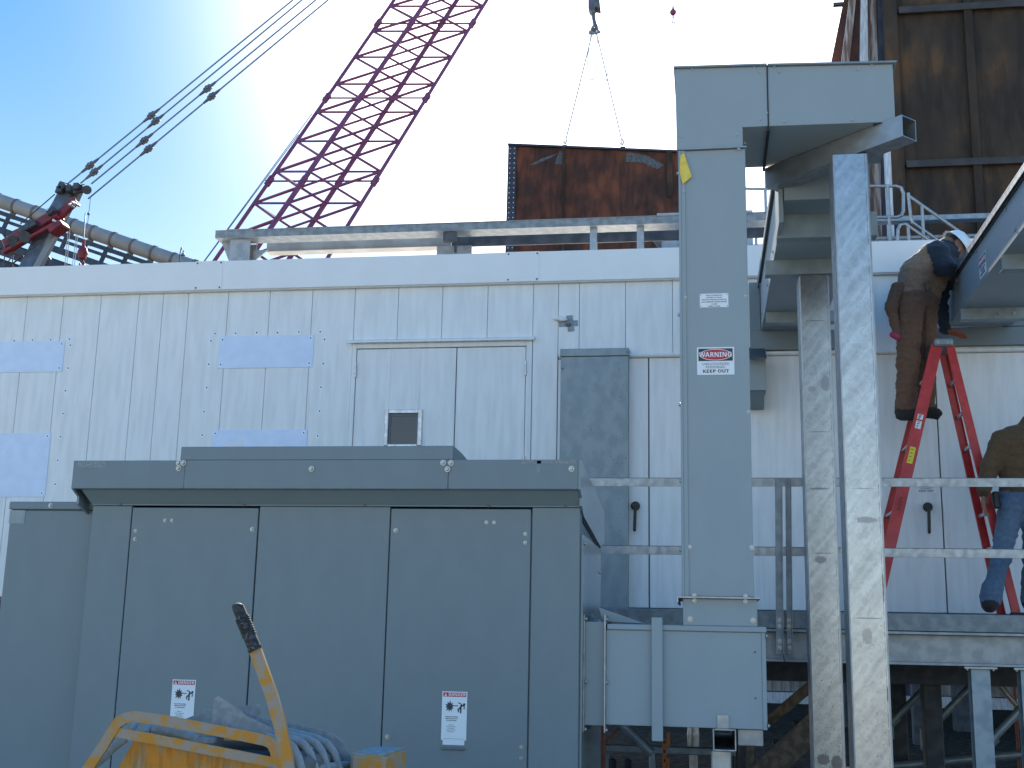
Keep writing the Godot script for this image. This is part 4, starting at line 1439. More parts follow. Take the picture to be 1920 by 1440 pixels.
	m.box(6.6, 6.8, 0, 1.2, -24.4, -23.6)
	m.box(8.8, 9.0, 0, 1.2, -24.4, -23.6)
	solo("storage_tank", m, M.bluepipe, "grey lying tank in the far yard at the right edge under the platform", "tank")

# ---------------------------------------------------------------- ladder
func stepladder() -> void:
	var t := thing("stepladder", Vector3(2.1, 1.826, -10.5), "red fibreglass stepladder with grey cap standing open on the platform", "stepladder")
	var zt := -10.5
	var top := Vector3(2.007, 4.100, -10.500)
	var y0 := 1.826
	var xl := 1.333
	var xr := 2.439
	var rails := []
	for s in [[-1.0, 1.0], [-1.0, -1.0], [1.0, 1.0], [1.0, -1.0]]:   # side along x, near or far
		var a := Vector3(top.x + s[0] * 0.055, top.y - 0.02, zt + s[1] * 0.16)
		var q := Vector3(xl if s[0] < 0 else xr, y0, zt + s[1] * (0.30 if s[0] < 0 else 0.26))
		rails.append([a, q])
		var m := MB.new()
		var d := (q - a).normalized()
		var w := 0.094 if s[0] < 0 else 0.066
		# a channel: web and two lips turned inwards
		var across := Vector3(0, 0, 1).cross(d).normalized()
		m.bar(a, q, w, 0.005, Vector3(0, 0, 1), 0.001)
		for e in [-1.0, 1.0]:
			var o: Vector3 = across * e * (w / 2 - 0.003) + Vector3(0, 0, -s[1]) * 0.015
			m.bar(a + o, q + o, 0.006, 0.028, Vector3(0, 0, 1), 0.001)
		var rail := part(t, "rail", m, M.red)
		if s[1] > 0 and s[0] < 0:
			# stickers on the near climbing rail
			for e in [[0.275, 0.022, M.label], [0.305, 0.034, M.label], [0.42, 0.072, M.labelYellow]]:
				m = MB.new()
				var p: Vector3 = a.lerp(q, e[0]) + Vector3(0, 0, 0.004)
				m.bar(p - d * e[1], p + d * e[1], 0.046, 0.002, Vector3(0, 0, 1))
				part(rail, "sticker", m, e[2])
				m = MB.new()
				for k in 4:
					var p2: Vector3 = p + Vector3(0, 0, 0.0015) + d * e[1] * (-0.7 + 0.45 * k)
					m.bar(p2 - across * 0.014, p2 + across * (0.010 - 0.003 * k), 0.006, 0.001, Vector3(0, 0, 1))
				part(rail, "print", m, M.signInk)
			m = MB.new()
			var tb := Basis(across, -d, Vector3(0, 0, 1))
			if across.x < 0:
				tb = Basis(-across, d, Vector3(0, 0, 1))
			m.text("KISH", 0.030, Transform3D(Basis(d, -across, d.cross(-across)), a.lerp(q, 0.60) + Vector3(0, 0, 0.004)), true, 1.3)
			part(rail, "marker_lettering", m, M.rustPole)
			for e in [0.52, 0.9]:
				put(rail, "bolt", bolt_mesh, a.lerp(q, e) + Vector3(0, 0, 0.004), Basis().scaled(Vector3(0.7, 0.7, 0.7)))
		m = MB.new()
		m.box(q.x - 0.05, q.x + 0.05, y0, y0 + 0.035, q.z - 0.03, q.z + 0.03, 0.006)
		part(rail, "foot", m, M.dark)
	for k in range(1, 8):
		var f := k / 8.0
		var m := MB.new()
		var a: Vector3 = rails[0][0].lerp(rails[0][1], f)
		var q: Vector3 = rails[1][0].lerp(rails[1][1], f)
		m.bar(a, q, 0.075, 0.022, Vector3.UP, 0.003)
		part(t, "tread", m, M.alu)
		a = rails[2][0].lerp(rails[2][1], f)
		q = rails[3][0].lerp(rails[3][1], f)
		m = MB.new()
		m.bar(a, q, 0.024, 0.030, Vector3.UP, 0.003)
		part(t, "rear_brace", m, M.alu)
	var m := MB.new()
	m.box(top.x - 0.075, top.x + 0.075, top.y - 0.03, top.y + 0.035, zt - 0.20, zt + 0.20, 0.012)
	part(t, "cap", m, M.sheet)
	for x in [-0.05, 0.03, 0.055]:
		put(t, "bolt", bolt_mesh, Vector3(top.x + x, top.y - 0.005, zt + 0.20), Basis().scaled(Vector3(0.8, 0.8, 0.8)))

# ---------------------------------------------------------------- plant behind the building
func pipe_rail(t: Node3D, called: String, pts: Array, r: float) -> void:
	var m := MB.new()
	m.path(pts, r, 8)
	part(t, called, m, M.galv)

func rear_structure() -> void:
	var z := -21.0
	var t := thing("rear_platform", Vector3(3.0, 0, -22), "steel plant structure behind the white building that carries the pipe railings and stair", "steel structure")
	var m := MB.new()
	m.box(0.5, 13.0, 8.30, 8.50, -24.0, z + 0.2)
	part(t, "deck", m, M.steel)
	for x in [0.7, 3.4, 6.5, 9.6, 12.5]:
		for zz in [-23.7, -21.0]:
			m = MB.new()
			m.box(x - 0.12, x + 0.12, 0, 8.3, zz - 0.12, zz + 0.12, 0.01)
			part(t, "column", m, M.darksteel)
	m = MB.new()
	m.box(3.117, 5.488, 9.090, 9.192, -21.7, -21.5, 0.01)
	part(t, "cross_beam", m, M.bluepipe)
	m = MB.new()
	m.box(3.175, 5.590, 8.881, 8.943, -22.1, -21.9, 0.01)
	part(t, "cross_beam", m, M.steel)
	m = MB.new()
	m.box(3.470, 3.577, 8.5, 10.831, -22.6, -22.4, 0.01)
	part(t, "column", m, M.pale)
	var zy0 := 8.5
	# railing seen left of the duct
	var g := thing("guardrail", Vector3(1.0, 8.5, z), "pipe guardrail behind the roof, seen in the bright gap right of the tall duct", "guardrail", "pipe railings behind the building")
	pipe_rail(g, "top_rail", [Vector3(0.135, 9.672, -21.000), Vector3(1.239, 9.597, -21.000)], 0.028)
	pipe_rail(g, "mid_rail", [Vector3(0.128, 9.139, -21.000), Vector3(1.219, 9.100, -21.000)], 0.028)
	m = MB.new()
	m.box(0.128, 1.270, 8.961, 9.042, -21.2, -21.1)
	part(g, "toe_beam", m, M.darksteel)
	for x in [1.135, 0.272]:
		pipe_rail(g, "post", [Vector3(x, 9.601, z), Vector3(x, 9.103, z)], 0.028)
	pipe_rail(g, "post", [Vector3(0.955, 9.109, -21.000), Vector3(0.951, 8.484, -21.000)], 0.028)
	# railing with rounded corners right of the columns
	g = thing("guardrail", Vector3(4.0, 8.5, z), "pipe guardrail with a rounded end, just right of the taller column", "guardrail", "pipe railings behind the building")
	pipe_rail(g, "rail_loop", [Vector3(2.655, 9.524, -20.800), Vector3(3.383, 9.495, -20.800), Vector3(3.472, 9.461, -20.800), Vector3(3.504, 9.361, -20.800), Vector3(3.489, 9.025, -20.800), Vector3(3.449, 8.947, -20.800), Vector3(3.376, 8.921, -20.800), Vector3(2.633, 8.937, -20.800)], 0.030)
	for e in [[Vector3(3.238, 9.501, -20.800), Vector3(3.244, 8.347, -20.800)]]:
		pipe_rail(g, "post", e, 0.030)
	# stair railing descending to the right
	g = thing("stair_railing", Vector3(4.5, 8.5, -20.4), "double pipe stair railing sloping down to the right in front of the rusty casing", "stair railing")
	pipe_rail(g, "hand_rail", [Vector3(3.505, 9.170, -20.400), Vector3(4.578, 8.268, -20.400), Vector3(4.743, 8.130, -20.400)], 0.030)
	pipe_rail(g, "rail_loop", [Vector3(3.516, 9.208, -20.400), Vector3(3.540, 8.762, -20.400), Vector3(3.571, 8.665, -20.400), Vector3(4.225, 8.127, -20.400)], 0.030)
	pipe_rail(g, "post", [Vector3(3.734, 8.967, -20.400), Vector3(3.731, 8.162, -20.400)], 0.030)
	pipe_rail(g, "rail_loop", [Vector3(3.253, 8.111, -20.200), Vector3(3.287, 8.490, -20.200), Vector3(3.325, 8.564, -20.200), Vector3(3.413, 8.580, -20.200), Vector3(4.013, 8.088, -20.200)], 0.030)
	pipe_rail(g, "post", [Vector3(3.454, 8.522, -20.200), Vector3(3.461, 8.105, -20.200)], 0.030)
	# rust-brown casing
	t = thing("rusty_casing", Vector3(8, 0, -25), "huge dark rust-brown stiffened steel casing towering at the upper right", "industrial casing")
	var zc := -24.0
	var bx := [3.865, 5.765, 13.5]
	var xa: float = 3.808
	var xb: float = 5.486
	var yh := 14.549
	var yl := 11.132
	for col in [[xa, xb], [xb, xb + 3.2], [xb + 3.2, 14.0]]:
		for row in [[5.0, yl], [yl, yh], [yh, 17.5]]:
			m = MB.new()
			m.box(col[0], col[1] - 0.01, row[0], row[1] - 0.01, zc - 0.1, zc, 0.01)
			part(t, "casing_panel", m, M.casing)
	for x in [xb, xb + 3.2]:
		m = MB.new()
		m.box(x - 0.08, x + 0.08, 5.0, 17.5, zc + 0.06, zc + 0.10, 0.005)
		m.box(x - 0.02, x + 0.02, 5.0, 17.5, zc, zc + 0.06)
		part(t, "vertical_stiffener", m, M.casing)
	for y in [yl, yh, yl - 3.1]:
		m = MB.new()
		m.box(xa + 0.3, 14.0, y - 0.075, y + 0.075, zc + 0.08, zc + 0.13, 0.005)
		m.box(xa + 0.3, 14.0, y - 0.012, y + 0.012, zc, zc + 0.08)
		part(t, "horizontal_stiffener", m, M.rib)
	m = MB.new()
	m.box(xa, xa + 0.26, 5.0, 17.5, zc + 0.01, zc + 0.14, 0.01)
	part(t, "corner_flange", m, M.casing)
	m = MB.new()
	m.box(xa + 0.2, 14.0, 5.0, 17.4, zc - 6.0, zc - 0.11)
	part(t, "casing_body", m, M.casing)
	for x in [xa + 1.0, xa + 5.0, 13.5]:
		for zz in [zc - 0.6, zc - 5.5]:
			m = MB.new()
			m.box(x - 0.2, x + 0.2, 0, 5.0, zz - 0.2, zz + 0.2)
			part(t, "column", m, M.darksteel)
	# the lagged, leaning strips left of it
	var u := thing("leaning_duct_side", Vector3(3.4, 0, -24.6), "leaning rust and grey streaked strips at the left side of the rusty casing", "industrial duct")
	var strips := [[1581, 1557, M.rust], [1594, 1580, M.insul], [1607, 1593, M.rust], [1623, 1611, M.pale], [1641, 1632, M.insul], [1652, 1646, M.insul], [1660, 1659, M.navy]]
	var tops := [Vector3(3.069, 15.199, -24.500), Vector3(3.192, 15.191, -24.500), Vector3(3.325, 15.181, -24.500), Vector3(3.414, 15.175, -24.500), Vector3(3.559, 15.165, -24.500), Vector3(3.758, 15.152, -24.500), Vector3(3.891, 15.143, -24.500)]
	var bots := [Vector3(2.753, 13.743, -24.500), Vector3(2.974, 13.730, -24.500), Vector3(3.139, 13.721, -24.500), Vector3(3.338, 13.709, -24.500), Vector3(3.513, 13.699, -24.500), Vector3(3.733, 13.686, -24.500), Vector3(3.886, 13.677, -24.500)]
	var mats := [M.rust, M.insul, M.rust, M.pale, M.insul, M.navy]
	for k in 6:
		m = MB.new()
		var l0: Vector3 = tops[k] + (tops[k] - bots[k]) * 0.35
		var r0: Vector3 = tops[k + 1] + (tops[k + 1] - bots[k + 1]) * 0.35
		var l1: Vector3 = bots[k] + (bots[k] - tops[k]) * 3.0
		var r1: Vector3 = bots[k + 1] + (bots[k + 1] - tops[k + 1]) * 3.0
		m.prism(PackedVector2Array([Vector2(l0.x + 0.01, l0.y), Vector2(r0.x, r0.y), Vector2(r1.x, r1.y), Vector2(l1.x + 0.01, l1.y)]), Transform3D(Basis(), Vector3(0, 0, -24.5 + (0.12 if k % 2 == 1 else 0.0))), -0.3)
		part(u, "side_strip", m, mats[k])
	m = MB.new()
	m.box(2.865, 3.134, 15.149, 15.212, -24.7, -24.6)
	part(u, "bracket", m, M.darksteel)
	m = MB.new()
	m.box(2.6, 2.9, 0, 9.5, -24.9, -24.6)
	part(u, "column", m, M.darksteel)

# ---------------------------------------------------------------- crane
func crane() -> void:
	var t := thing("lattice_crane", Vector3(-9, 0, -36), "purple-red lattice boom crane with grey pendant cables and a mast, behind the white building", "crane")
	# four chords of the boom, from the foot to the head
	var lo := [Vector3(-15.183, 14.763, -36.000), Vector3(-13.779, 14.504, -35.400), Vector3(-12.971, 14.967, -36.800), Vector3(-11.497, 14.705, -36.200)]
	var hi := [Vector3(-11.702, 25.626, -41.200), Vector3(-10.233, 25.187, -40.600), Vector3(-9.384, 25.918, -42.000), Vector3(-8.075, 25.490, -41.400)]
	var c0 := []
	var c1 := []
	for k in 4:
		var d: Vector3 = hi[k] - lo[k]
		c0.append(lo[k] - d * 0.55)
		c1.append(hi[k] + d * 0.60)
	for k in 4:
		var m := MB.new()
		m.tube(c0[k], c1[k], 0.085 if k in [1, 2] else 0.065, 0.085 if k in [1, 2] else 0.065, 10)
		part(t, "boom_chord", m, M.boom)
	var order := [[0, 1], [1, 3], [3, 2], [2, 0]]
	var bays := 34
	for face in order.size():
		var n := bays if face % 2 == 0 else bays / 2
		for k in n:
			var f0 := float(k) / n
			var f1 := float(k + 1) / n
			var a: int = order[face][0]
			var q: int = order[face][1]
			if (k + face) % 2 == 1:
				var w := a
				a = q
				q = w
			var m := MB.new()
			m.tube(c0[a].lerp(c1[a], f0), c0[q].lerp(c1[q], f1), 0.048, 0.048, 6)
			if face % 2 == 1:
				m.tube(c0[q].lerp(c1[q], f0), c0[a].lerp(c1[a], f1), 0.042, 0.042, 6)
			if k % 2 == 0 and face % 2 == 0:
				m.tube(c0[a].lerp(c1[a], f0), c0[q].lerp(c1[q], f0), 0.040, 0.040, 6)
			part(t, "boom_lacing", m, M.boom)
	# section joints with pin plates
	for f in [0.335, 0.50, 0.665, 0.835]:
		for k in 4:
			var m := MB.new()
			var p: Vector3 = c0[k].lerp(c1[k], f)
			var d: Vector3 = (c1[k] - c0[k]).normalized()
			m.bar(p - d * 0.20, p + d * 0.20, 0.10, 0.19)
			m.tube(p - Vector3(0.13, 0, 0), p + Vector3(0.13, 0, 0), 0.05, 0.05, 8)
			part(t, "joint_plate", m, M.boom)
		var m2 := MB.new()
		m2.tube(c0[0].lerp(c1[0], f), c0[3].lerp(c1[3], f), 0.032, 0.032, 6)
		m2.tube(c0[1].lerp(c1[1], f), c0[2].lerp(c1[2], f), 0.032, 0.032, 6)
		part(t, "cross_frame", m2, M.boom)
	# hoist lines along the boom's back
	var m := MB.new()
	m.tube(c0[0] + Vector3(-0.45, 0.1, 0), c0[0].lerp(c1[0], 0.42) + Vector3(-0.05, 0.1, 0), 0.016, 0.016, 5)
	part(t, "hoist_line", m, M.cable)
	m = MB.new()
	m.tube(c0[0] + Vector3(-0.30, 0.1, 0.2), c0[0].lerp(c1[0], 0.46) + Vector3(-0.02, 0.1, 0.1), 0.016, 0.016, 5)
	part(t, "hoist_line", m, M.cable)
	# pendants from the mast to the boom head
	var pa := [Vector3(-23.953, 18.056, -40.000), Vector3(-23.568, 17.933, -40.000), Vector3(-22.468, 17.728, -39.200), Vector3(-22.537, 17.143, -39.200)]
	var pb := [Vector3(-16.130, 26.381, -42.000), Vector3(-15.749, 26.355, -42.000), Vector3(-14.879, 25.845, -41.200), Vector3(-14.377, 25.810, -41.200)]
	var joints := [[[279, 218], [167, 313]], [[287, 229], [175, 323]], [[384, 169], [267, 266]], [[391, 182], [274, 278]]]
	for k in 4:
		m = MB.new()
		m.tube(pa[k], pb[k] + (pb[k] - pa[k]) * 1.2, 0.030, 0.030, 6)
		var pen := part(t, "pendant_cable", m, M.cable)
		for j in joints[k]:
			var f: float = (j[0] - [124.0, 141.0, 171.0, 165.0][k]) / ([549.0, 566.0, 592.0, 615.0][k] - [124.0, 141.0, 171.0, 165.0][k])
			var d: Vector3 = (pb[k] - pa[k]).normalized()
			var p: Vector3 = pa[k].lerp(pb[k], f)
			m = MB.new()
			m.tube(p - d * 0.42, p - d * 0.12, 0.04, 0.075, 8)
			m.tube(p + d * 0.12, p + d * 0.42, 0.075, 0.04, 8)
			m.bar(p - d * 0.17, p + d * 0.17, 0.17, 0.19, Vector3.UP, 0.03)
			m.tube(p + Vector3(0, 0, 0.14), p - Vector3(0, 0, 0.14), 0.075, 0.075, 8)
			part(pen, "socket", m, M.craneGrey)
	# mast
	m = MB.new()
	var mt := Vector3(-23.787, 17.726, -40.000)
	var mb := Vector3(-24.274, 13.943, -38.500)
	m.bar(mt, mb + (mb - mt) * 3.2, 0.52, 0.62, Vector3(0, 0, 1), 0.03)
	m.bar(Vector3(-24.250, 17.960, -40.000), Vector3(-23.340, 17.623, -40.000), 0.5, 0.34, Vector3(0, 0, 1), 0.04)
	var mast := part(t, "mast", m, M.craneGrey)
	m = MB.new()
	var md := (mt - mb).normalized()
	var ms := md.cross(Vector3(0, 0, 1)).normalized()
	m.text("LT.", 0.30, Transform3D(Basis(md, -ms, Vector3(0, 0, 1)), Vector3(-23.952, 17.071, -39.600)), true, 1.1)
	part(mast, "lettering", m, M.label)
	m = MB.new()
	m.bar(Vector3(-23.310, 17.344, -39.600), Vector3(-23.815, 14.039, -38.200), 0.16, 0.1, Vector3(0, 0, 1))
	part(mast, "edge_plate", m, M.belt)
	m = MB.new()
	m.tube(Vector3(-23.020, 17.787, -39.900), Vector3(-22.501, 17.421, -39.000), 0.17, 0.17, 14)
	m.bar(Vector3(-23.321, 17.561, -39.500), Vector3(-22.793, 17.667, -39.500), 0.2, 0.16, Vector3(0, 0, 1), 0.03)
	part(mast, "sheave", m, M.darksteel)
	# red equaliser slung below the mast head
	m = MB.new()
	m.bar(Vector3(-22.790, 16.961, -38.800), Vector3(-23.865, 15.904, -38.800), 0.35, 0.22, Vector3(0, 0, 1), 0.04)
	m.bar(Vector3(-23.369, 16.423, -38.800), Vector3(-25.367, 15.252, -38.800), 0.40, 0.55, Vector3(0, 0, 1), 0.05)
	m.bar(Vector3(-22.999, 15.968, -38.600), Vector3(-23.466, 15.616, -38.600), 0.28, 0.62, Vector3(0, 0, 1), 0.05)
	m.bar(Vector3(-23.238, 15.983, -38.500), Vector3(-25.270, 14.905, -38.500), 0.16, 0.22, Vector3(0, 0, 1), 0.03)
	var eq := part(t, "equalizer", m, M.craneRed)
	m = MB.new()
	for e in [Vector3(-22.633, 16.695, -38.600), Vector3(-22.523, 16.650, -38.600), Vector3(-22.730, 16.616, -38.600), Vector3(-23.298, 16.020, -38.600), Vector3(-23.597, 16.442, -38.600), Vector3(-23.083, 15.971, -38.600)]:
		m.tube(e + Vector3(0, 0, 0.3), e, 0.05, 0.05, 8)
	part(eq, "pin", m, M.alu)
	m = MB.new()
	m.bar(Vector3(-23.987, 16.108, -38.900), Vector3(-25.084, 15.607, -38.900), 0.5, 0.30, Vector3(0, 0, 1), 0.03)
	m.bar(Vector3(-24.010, 15.992, -38.450), Vector3(-24.609, 15.685, -38.450), 0.25, 0.30, Vector3(0, 0, 1), 0.03)
	m.bar(Vector3(-23.379, 16.521, -38.500), Vector3(-23.654, 16.326, -38.500), 0.22, 0.26, Vector3(0, 0, 1), 0.03)
	m.tube(Vector3(-24.363, 15.421, -38.300), Vector3(-24.745, 15.637, -38.900), 0.22, 0.22, 12)
	m.tube(Vector3(-24.810, 15.272, -38.300), Vector3(-25.199, 15.487, -38.900), 0.20, 0.20, 12)
	part(eq, "sheave_block", m, M.darksteel)
	for e in [Vector3(-23.789, 17.788, -39.600), Vector3(-23.476, 17.690, -39.600), Vector3(-23.122, 17.722, -39.500), Vector3(-23.863, 17.663, -39.600)]:
		m = MB.new()
		m.box(e.x - 0.12, e.x + 0.12, e.y - 0.14, e.y + 0.12, e.z - 0.1, e.z + 0.25, 0.03)
		part(mast, "rope_guide", m, M.darksteel)
	for e in [[Vector3(-24.255, 17.626, -39.800), Vector3(-25.551, 16.479, -39.800)], [Vector3(-24.141, 17.579, -39.800), Vector3(-24.505, 16.910, -39.800)], [Vector3(-23.707, 17.827, -39.600), Vector3(-22.860, 17.800, -39.400)], [Vector3(-23.696, 15.311, -38.400), Vector3(-25.433, 13.944, -38.400)], [Vector3(-25.241, 14.854, -38.600), Vector3(-25.475, 13.601, -38.600)], [Vector3(-24.943, 14.845, -38.600), Vector3(-24.863, 13.787, -38.600)], [Vector3(-24.976, 14.765, -38.600), Vector3(-25.377, 14.206, -38.600)], [Vector3(-24.513, 14.792, -38.600), Vector3(-25.490, 14.087, -38.600)]]:
		m = MB.new()
		m.tube(e[0], e[1], 0.022, 0.022, 6)
		part(t, "guy_wire", m, M.darksteel)
	for e in [[Vector3(-23.029, 15.869, -38.900), Vector3(-23.022, 14.192, -38.900)], [Vector3(-22.965, 15.866, -38.900), Vector3(-22.938, 14.190, -38.900)], [Vector3(-22.690, 15.652, -38.900), Vector3(-22.728, 14.184, -38.900)], [Vector3(-22.626, 15.649, -38.900), Vector3(-22.644, 14.182, -38.900)]]:
		m = MB.new()
		m.tube(e[0], e[1], 0.014, 0.014, 5)
		part(t, "hoist_line", m, M.rope)
	m = MB.new()
	m.tube(Vector3(-22.441, 17.244, -39.200), Vector3(-22.461, 15.953, -39.200), 0.012, 0.012, 5)
	m.ball(Vector3(-22.457, 16.555, -39.200), 0.06, 8, 5)
	part(t, "tag_line", m, M.cable)
	# the red ball hook that hangs near the mast
	var b := thing("ball_hook", Vector3(-21.786, 14.020, -38.000), "small red overhaul ball and hook hanging in front of the conveyor beside the crane mast", "crane hook")
	m = MB.new()
	m.lathe(Transform3D(Basis(), Vector3(-21.849, 14.637, -38.000)), [Vector2(0, -0.28), Vector2(0.13, -0.22), Vector2(0.19, 0.0), Vector2(0.13, 0.18), Vector2(0.06, 0.26), Vector2(0.045, 0.5), Vector2(0, 0.52)], 12)
	part(b, "ball", m, M.craneRed)
	m = MB.new()
	var hc := Vector3(-21.839, 14.338, -38.000)
	m.path([hc + Vector3(0, 0.12, 0), hc, hc + Vector3(0.08, -0.08, 0), hc + Vector3(0.05, -0.18, 0), hc + Vector3(-0.05, -0.18, 0), hc + Vector3(-0.09, -0.1, 0)], 0.035, 8)
	part(b, "hook", m, M.craneRed)
	m = MB.new()
	m.tube(Vector3(-21.864, 15.196, -38.000), Vector3(-22.242, 16.352, -38.600), 0.02, 0.02, 6)
	part(b, "rope", m, M.cable)

func hanging_load() -> void:
	var z := -46.0
	# hook block
	var b := thing("hook_block", Vector3(-4.347, 26.361, -46.000), "dark blue-grey crane hook block hanging at the top centre above the rusty plate", "hook block")
	var m := MB.new()
	m.prism(PackedVector2Array([Vector2(-4.614, 28.957), Vector2(-4.275, 28.933), Vector2(-4.107, 27.320), Vector2(-4.309, 27.383), Vector2(-4.443, 27.171), Vector2(-4.601, 27.329)]), Transform3D(Basis(), Vector3(0, 0, -46.25)), 0.5)
	part(b, "cheek_plates", m, M.craneGrey)
	m = MB.new()
	m.path([Vector3(-4.398, 27.242, -46.000), Vector3(-4.397, 26.997, -46.000), Vector3(-4.350, 26.750, -46.000), Vector3(-4.282, 26.600, -46.000), Vector3(-4.281, 26.503, -46.000), Vector3(-4.370, 26.435, -46.000), Vector3(-4.438, 26.537, -46.000)], 0.075, 8)
	part(b, "hook", m, M.craneGrey)
	m = MB.new()
	m.tube(Vector3(-4.545, 28.828, -46.000), Vector3(-4.716, 39.178, -46.000), 0.02, 0.02, 5)
	m.tube(Vector3(-4.319, 28.812, -46.000), Vector3(-4.410, 39.145, -46.000), 0.02, 0.02, 5)
	part(b, "hoist_line", m, M.cable)
	# slings
	var s := thing("lifting_slings", Vector3(-4.370, 26.314, -46.000), "pair of pale wire slings with shackles between the hook block and the rusty plate", "lifting sling")
	m = MB.new()
	m.path([Vector3(-4.350, 26.726, -46.000), Vector3(-4.461, 26.538, -46.000), Vector3(-4.504, 26.371, -46.000)], 0.05, 6)
	m.path([Vector3(-4.328, 26.725, -46.000), Vector3(-4.237, 26.524, -46.000), Vector3(-4.191, 26.351, -46.000)], 0.05, 6)
	m.ball(Vector3(-4.526, 26.348, -46.000), 0.09, 8, 5)
	m.ball(Vector3(-4.414, 26.317, -46.000), 0.08, 8, 5)
	m.ball(Vector3(-4.280, 26.308, -46.000), 0.08, 8, 5)
	m.ball(Vector3(-4.169, 26.350, -46.000), 0.07, 8, 5)
	part(s, "shackle", m, M.bluepipe)
	for e in [[Vector3(-4.459, 26.271, -46.000), Vector3(-5.503, 21.606, -46.000)], [Vector3(-4.257, 26.258, -46.000), Vector3(-3.202, 21.451, -46.000)]]:
		m = MB.new()
		m.tube(e[0], e[1], 0.030, 0.030, 6)
		part(s, "sling", m, M.rope)
	for e in [[Vector3(-4.503, 26.274, -46.000), Vector3(-4.629, 25.218, -46.000), Vector3(-4.646, 24.570, -46.000), Vector3(-4.555, 24.254, -46.000), Vector3(-4.444, 24.200, -46.000), Vector3(-4.312, 24.360, -46.000), Vector3(-4.292, 24.789, -46.000), Vector3(-4.413, 26.123, -46.000)], [Vector3(-4.190, 26.254, -46.000), Vector3(-3.917, 25.127, -46.000), Vector3(-3.803, 24.474, -46.000), Vector3(-3.824, 24.141, -46.000), Vector3(-3.979, 24.269, -46.000), Vector3(-4.114, 24.611, -46.000), Vector3(-4.209, 25.626, -46.000), Vector3(-4.235, 26.208, -46.000)]]:
		m = MB.new()
		m.path(e, 0.022, 6)
		part(s, "slack_sling", m, M.rope)
	for e in [Vector3(-5.524, 21.513, -46.000), Vector3(-3.180, 21.357, -46.000)]:
		m = MB.new()
		m.path([e + Vector3(0.02, 0.16, 0), e + Vector3(0.05, 0.02, 0), e + Vector3(0, -0.08, 0), e + Vector3(-0.07, -0.02, 0), e + Vector3(-0.03, 0.06, 0)], 0.032, 6)
		part(s, "sling_hook", m, M.rope)
	# the plate
	var p := thing("rusty_plate", Vector3(-4.389, 16.569, -46.000), "large rust-brown steel plate with bolt holes slung from the crane, behind the roof frame", "steel plate")
	var tl := Vector3(-7.904, 21.507, -46.000)
	var tr := Vector3(-0.322, 20.833, -46.000)
	var bl := Vector3(-7.932, 15.774, -46.000)
	var br := Vector3(-0.374, 15.568, -46.000)
	m = MB.new()
	m.prism(PackedVector2Array([Vector2(tl.x, tl.y), Vector2(tr.x, tr.y), Vector2(br.x, br.y), Vector2(bl.x, bl.y)]), Transform3D(Basis(), Vector3(0, 0, z - 0.1)), 0.1)
	part(p, "sheet", m, M.rust)
	m = MB.new()
	m.bar(tl + Vector3(0, -0.03, 0.05), tr + Vector3(0, -0.03, 0.05), 0.16, 0.08)
	part(p, "top_edge", m, M.navy)
	m = MB.new()
	m.bar(Vector3(-7.716, 21.453, -45.950), Vector3(-7.727, 15.753, -45.950), 0.34, 0.03, Vector3.BACK)
	part(p, "edge_flange", m, M.navy)
	m = MB.new()
	for k in 26:
		for o in [-0.09, 0.09]:
			m.ball(Vector3(-7.711, 21.440, -45.920).lerp(Vector3(-7.722, 15.744, -45.920), (k + 0.7) / 26.5) + Vector3(o, 0, 0), 0.028, 6, 4)
	var holes := part(p, "bolt_holes", m, M.label)
	holes.set_meta("kind", "stuff")
	m = MB.new()
	m.bar(Vector3(-5.575, 21.193, -45.900), Vector3(-5.551, 15.678, -45.900), 0.10, 0.06, Vector3.BACK)
	m.bar(Vector3(-1.279, 20.857, -45.900), Vector3(-1.248, 18.944, -45.900), 0.22, 0.04, Vector3.BACK)
	part(p, "stiffener", m, M.casing)
	for e in [Vector3(-5.544, 21.303, -46.000), Vector3(-3.158, 21.124, -46.000)]:
		m = MB.new()
		m.box(e.x - 0.10, e.x + 0.10, e.y - 0.12, e.y + 0.06, z - 0.1, z + 0.08, 0.02)
		part(p, "lifting_lug", m, M.navy)
	# scraped bare steel
	m = MB.new()
	m.prism(PackedVector2Array([Vector2(-6.971, 20.573), Vector2(-6.488, 20.832), Vector2(-5.783, 21.034), Vector2(-6.178, 20.818), Vector2(-6.771, 20.565)]), Transform3D(Basis(), Vector3(0, 0, z)), 0.004)
	m.prism(PackedVector2Array([Vector2(-5.762, 21.103), Vector2(-5.585, 21.095), Vector2(-5.579, 20.536), Vector2(-5.953, 20.576)]), Transform3D(Basis(), Vector3(0, 0, z)), 0.004)
	m.prism(PackedVector2Array([Vector2(-3.027, 20.956), Vector2(-2.206, 20.780), Vector2(-1.478, 20.311), Vector2(-1.778, 20.164), Vector2(-2.357, 20.464), Vector2(-3.027, 20.540)]), Transform3D(Basis(), Vector3(0, 0, z)), 0.004)
	part(p, "scraped_patch", m, M.scrape)
	# the second, small hook
	var h := thing("ball_hook", Vector3(-1.095, 26.587, -46.000), "small red-violet overhaul ball with a hook hanging alone in the white sky", "crane hook")
	m = MB.new()
	m.ball(Vector3(-1.092, 27.046, -46.000), 0.135, 14, 9)
	part(h, "ball", m, M.boom)
	m = MB.new()
	m.tube(Vector3(-1.091, 27.191, -46.000), Vector3(-1.089, 27.385, -46.000), 0.05, 0.02, 8)
	m.tube(Vector3(-1.093, 26.901, -46.000), Vector3(-1.093, 26.756, -46.000), 0.035, 0.035, 8)
	part(h, "swivel", m, M.bluepipe)
	m = MB.new()
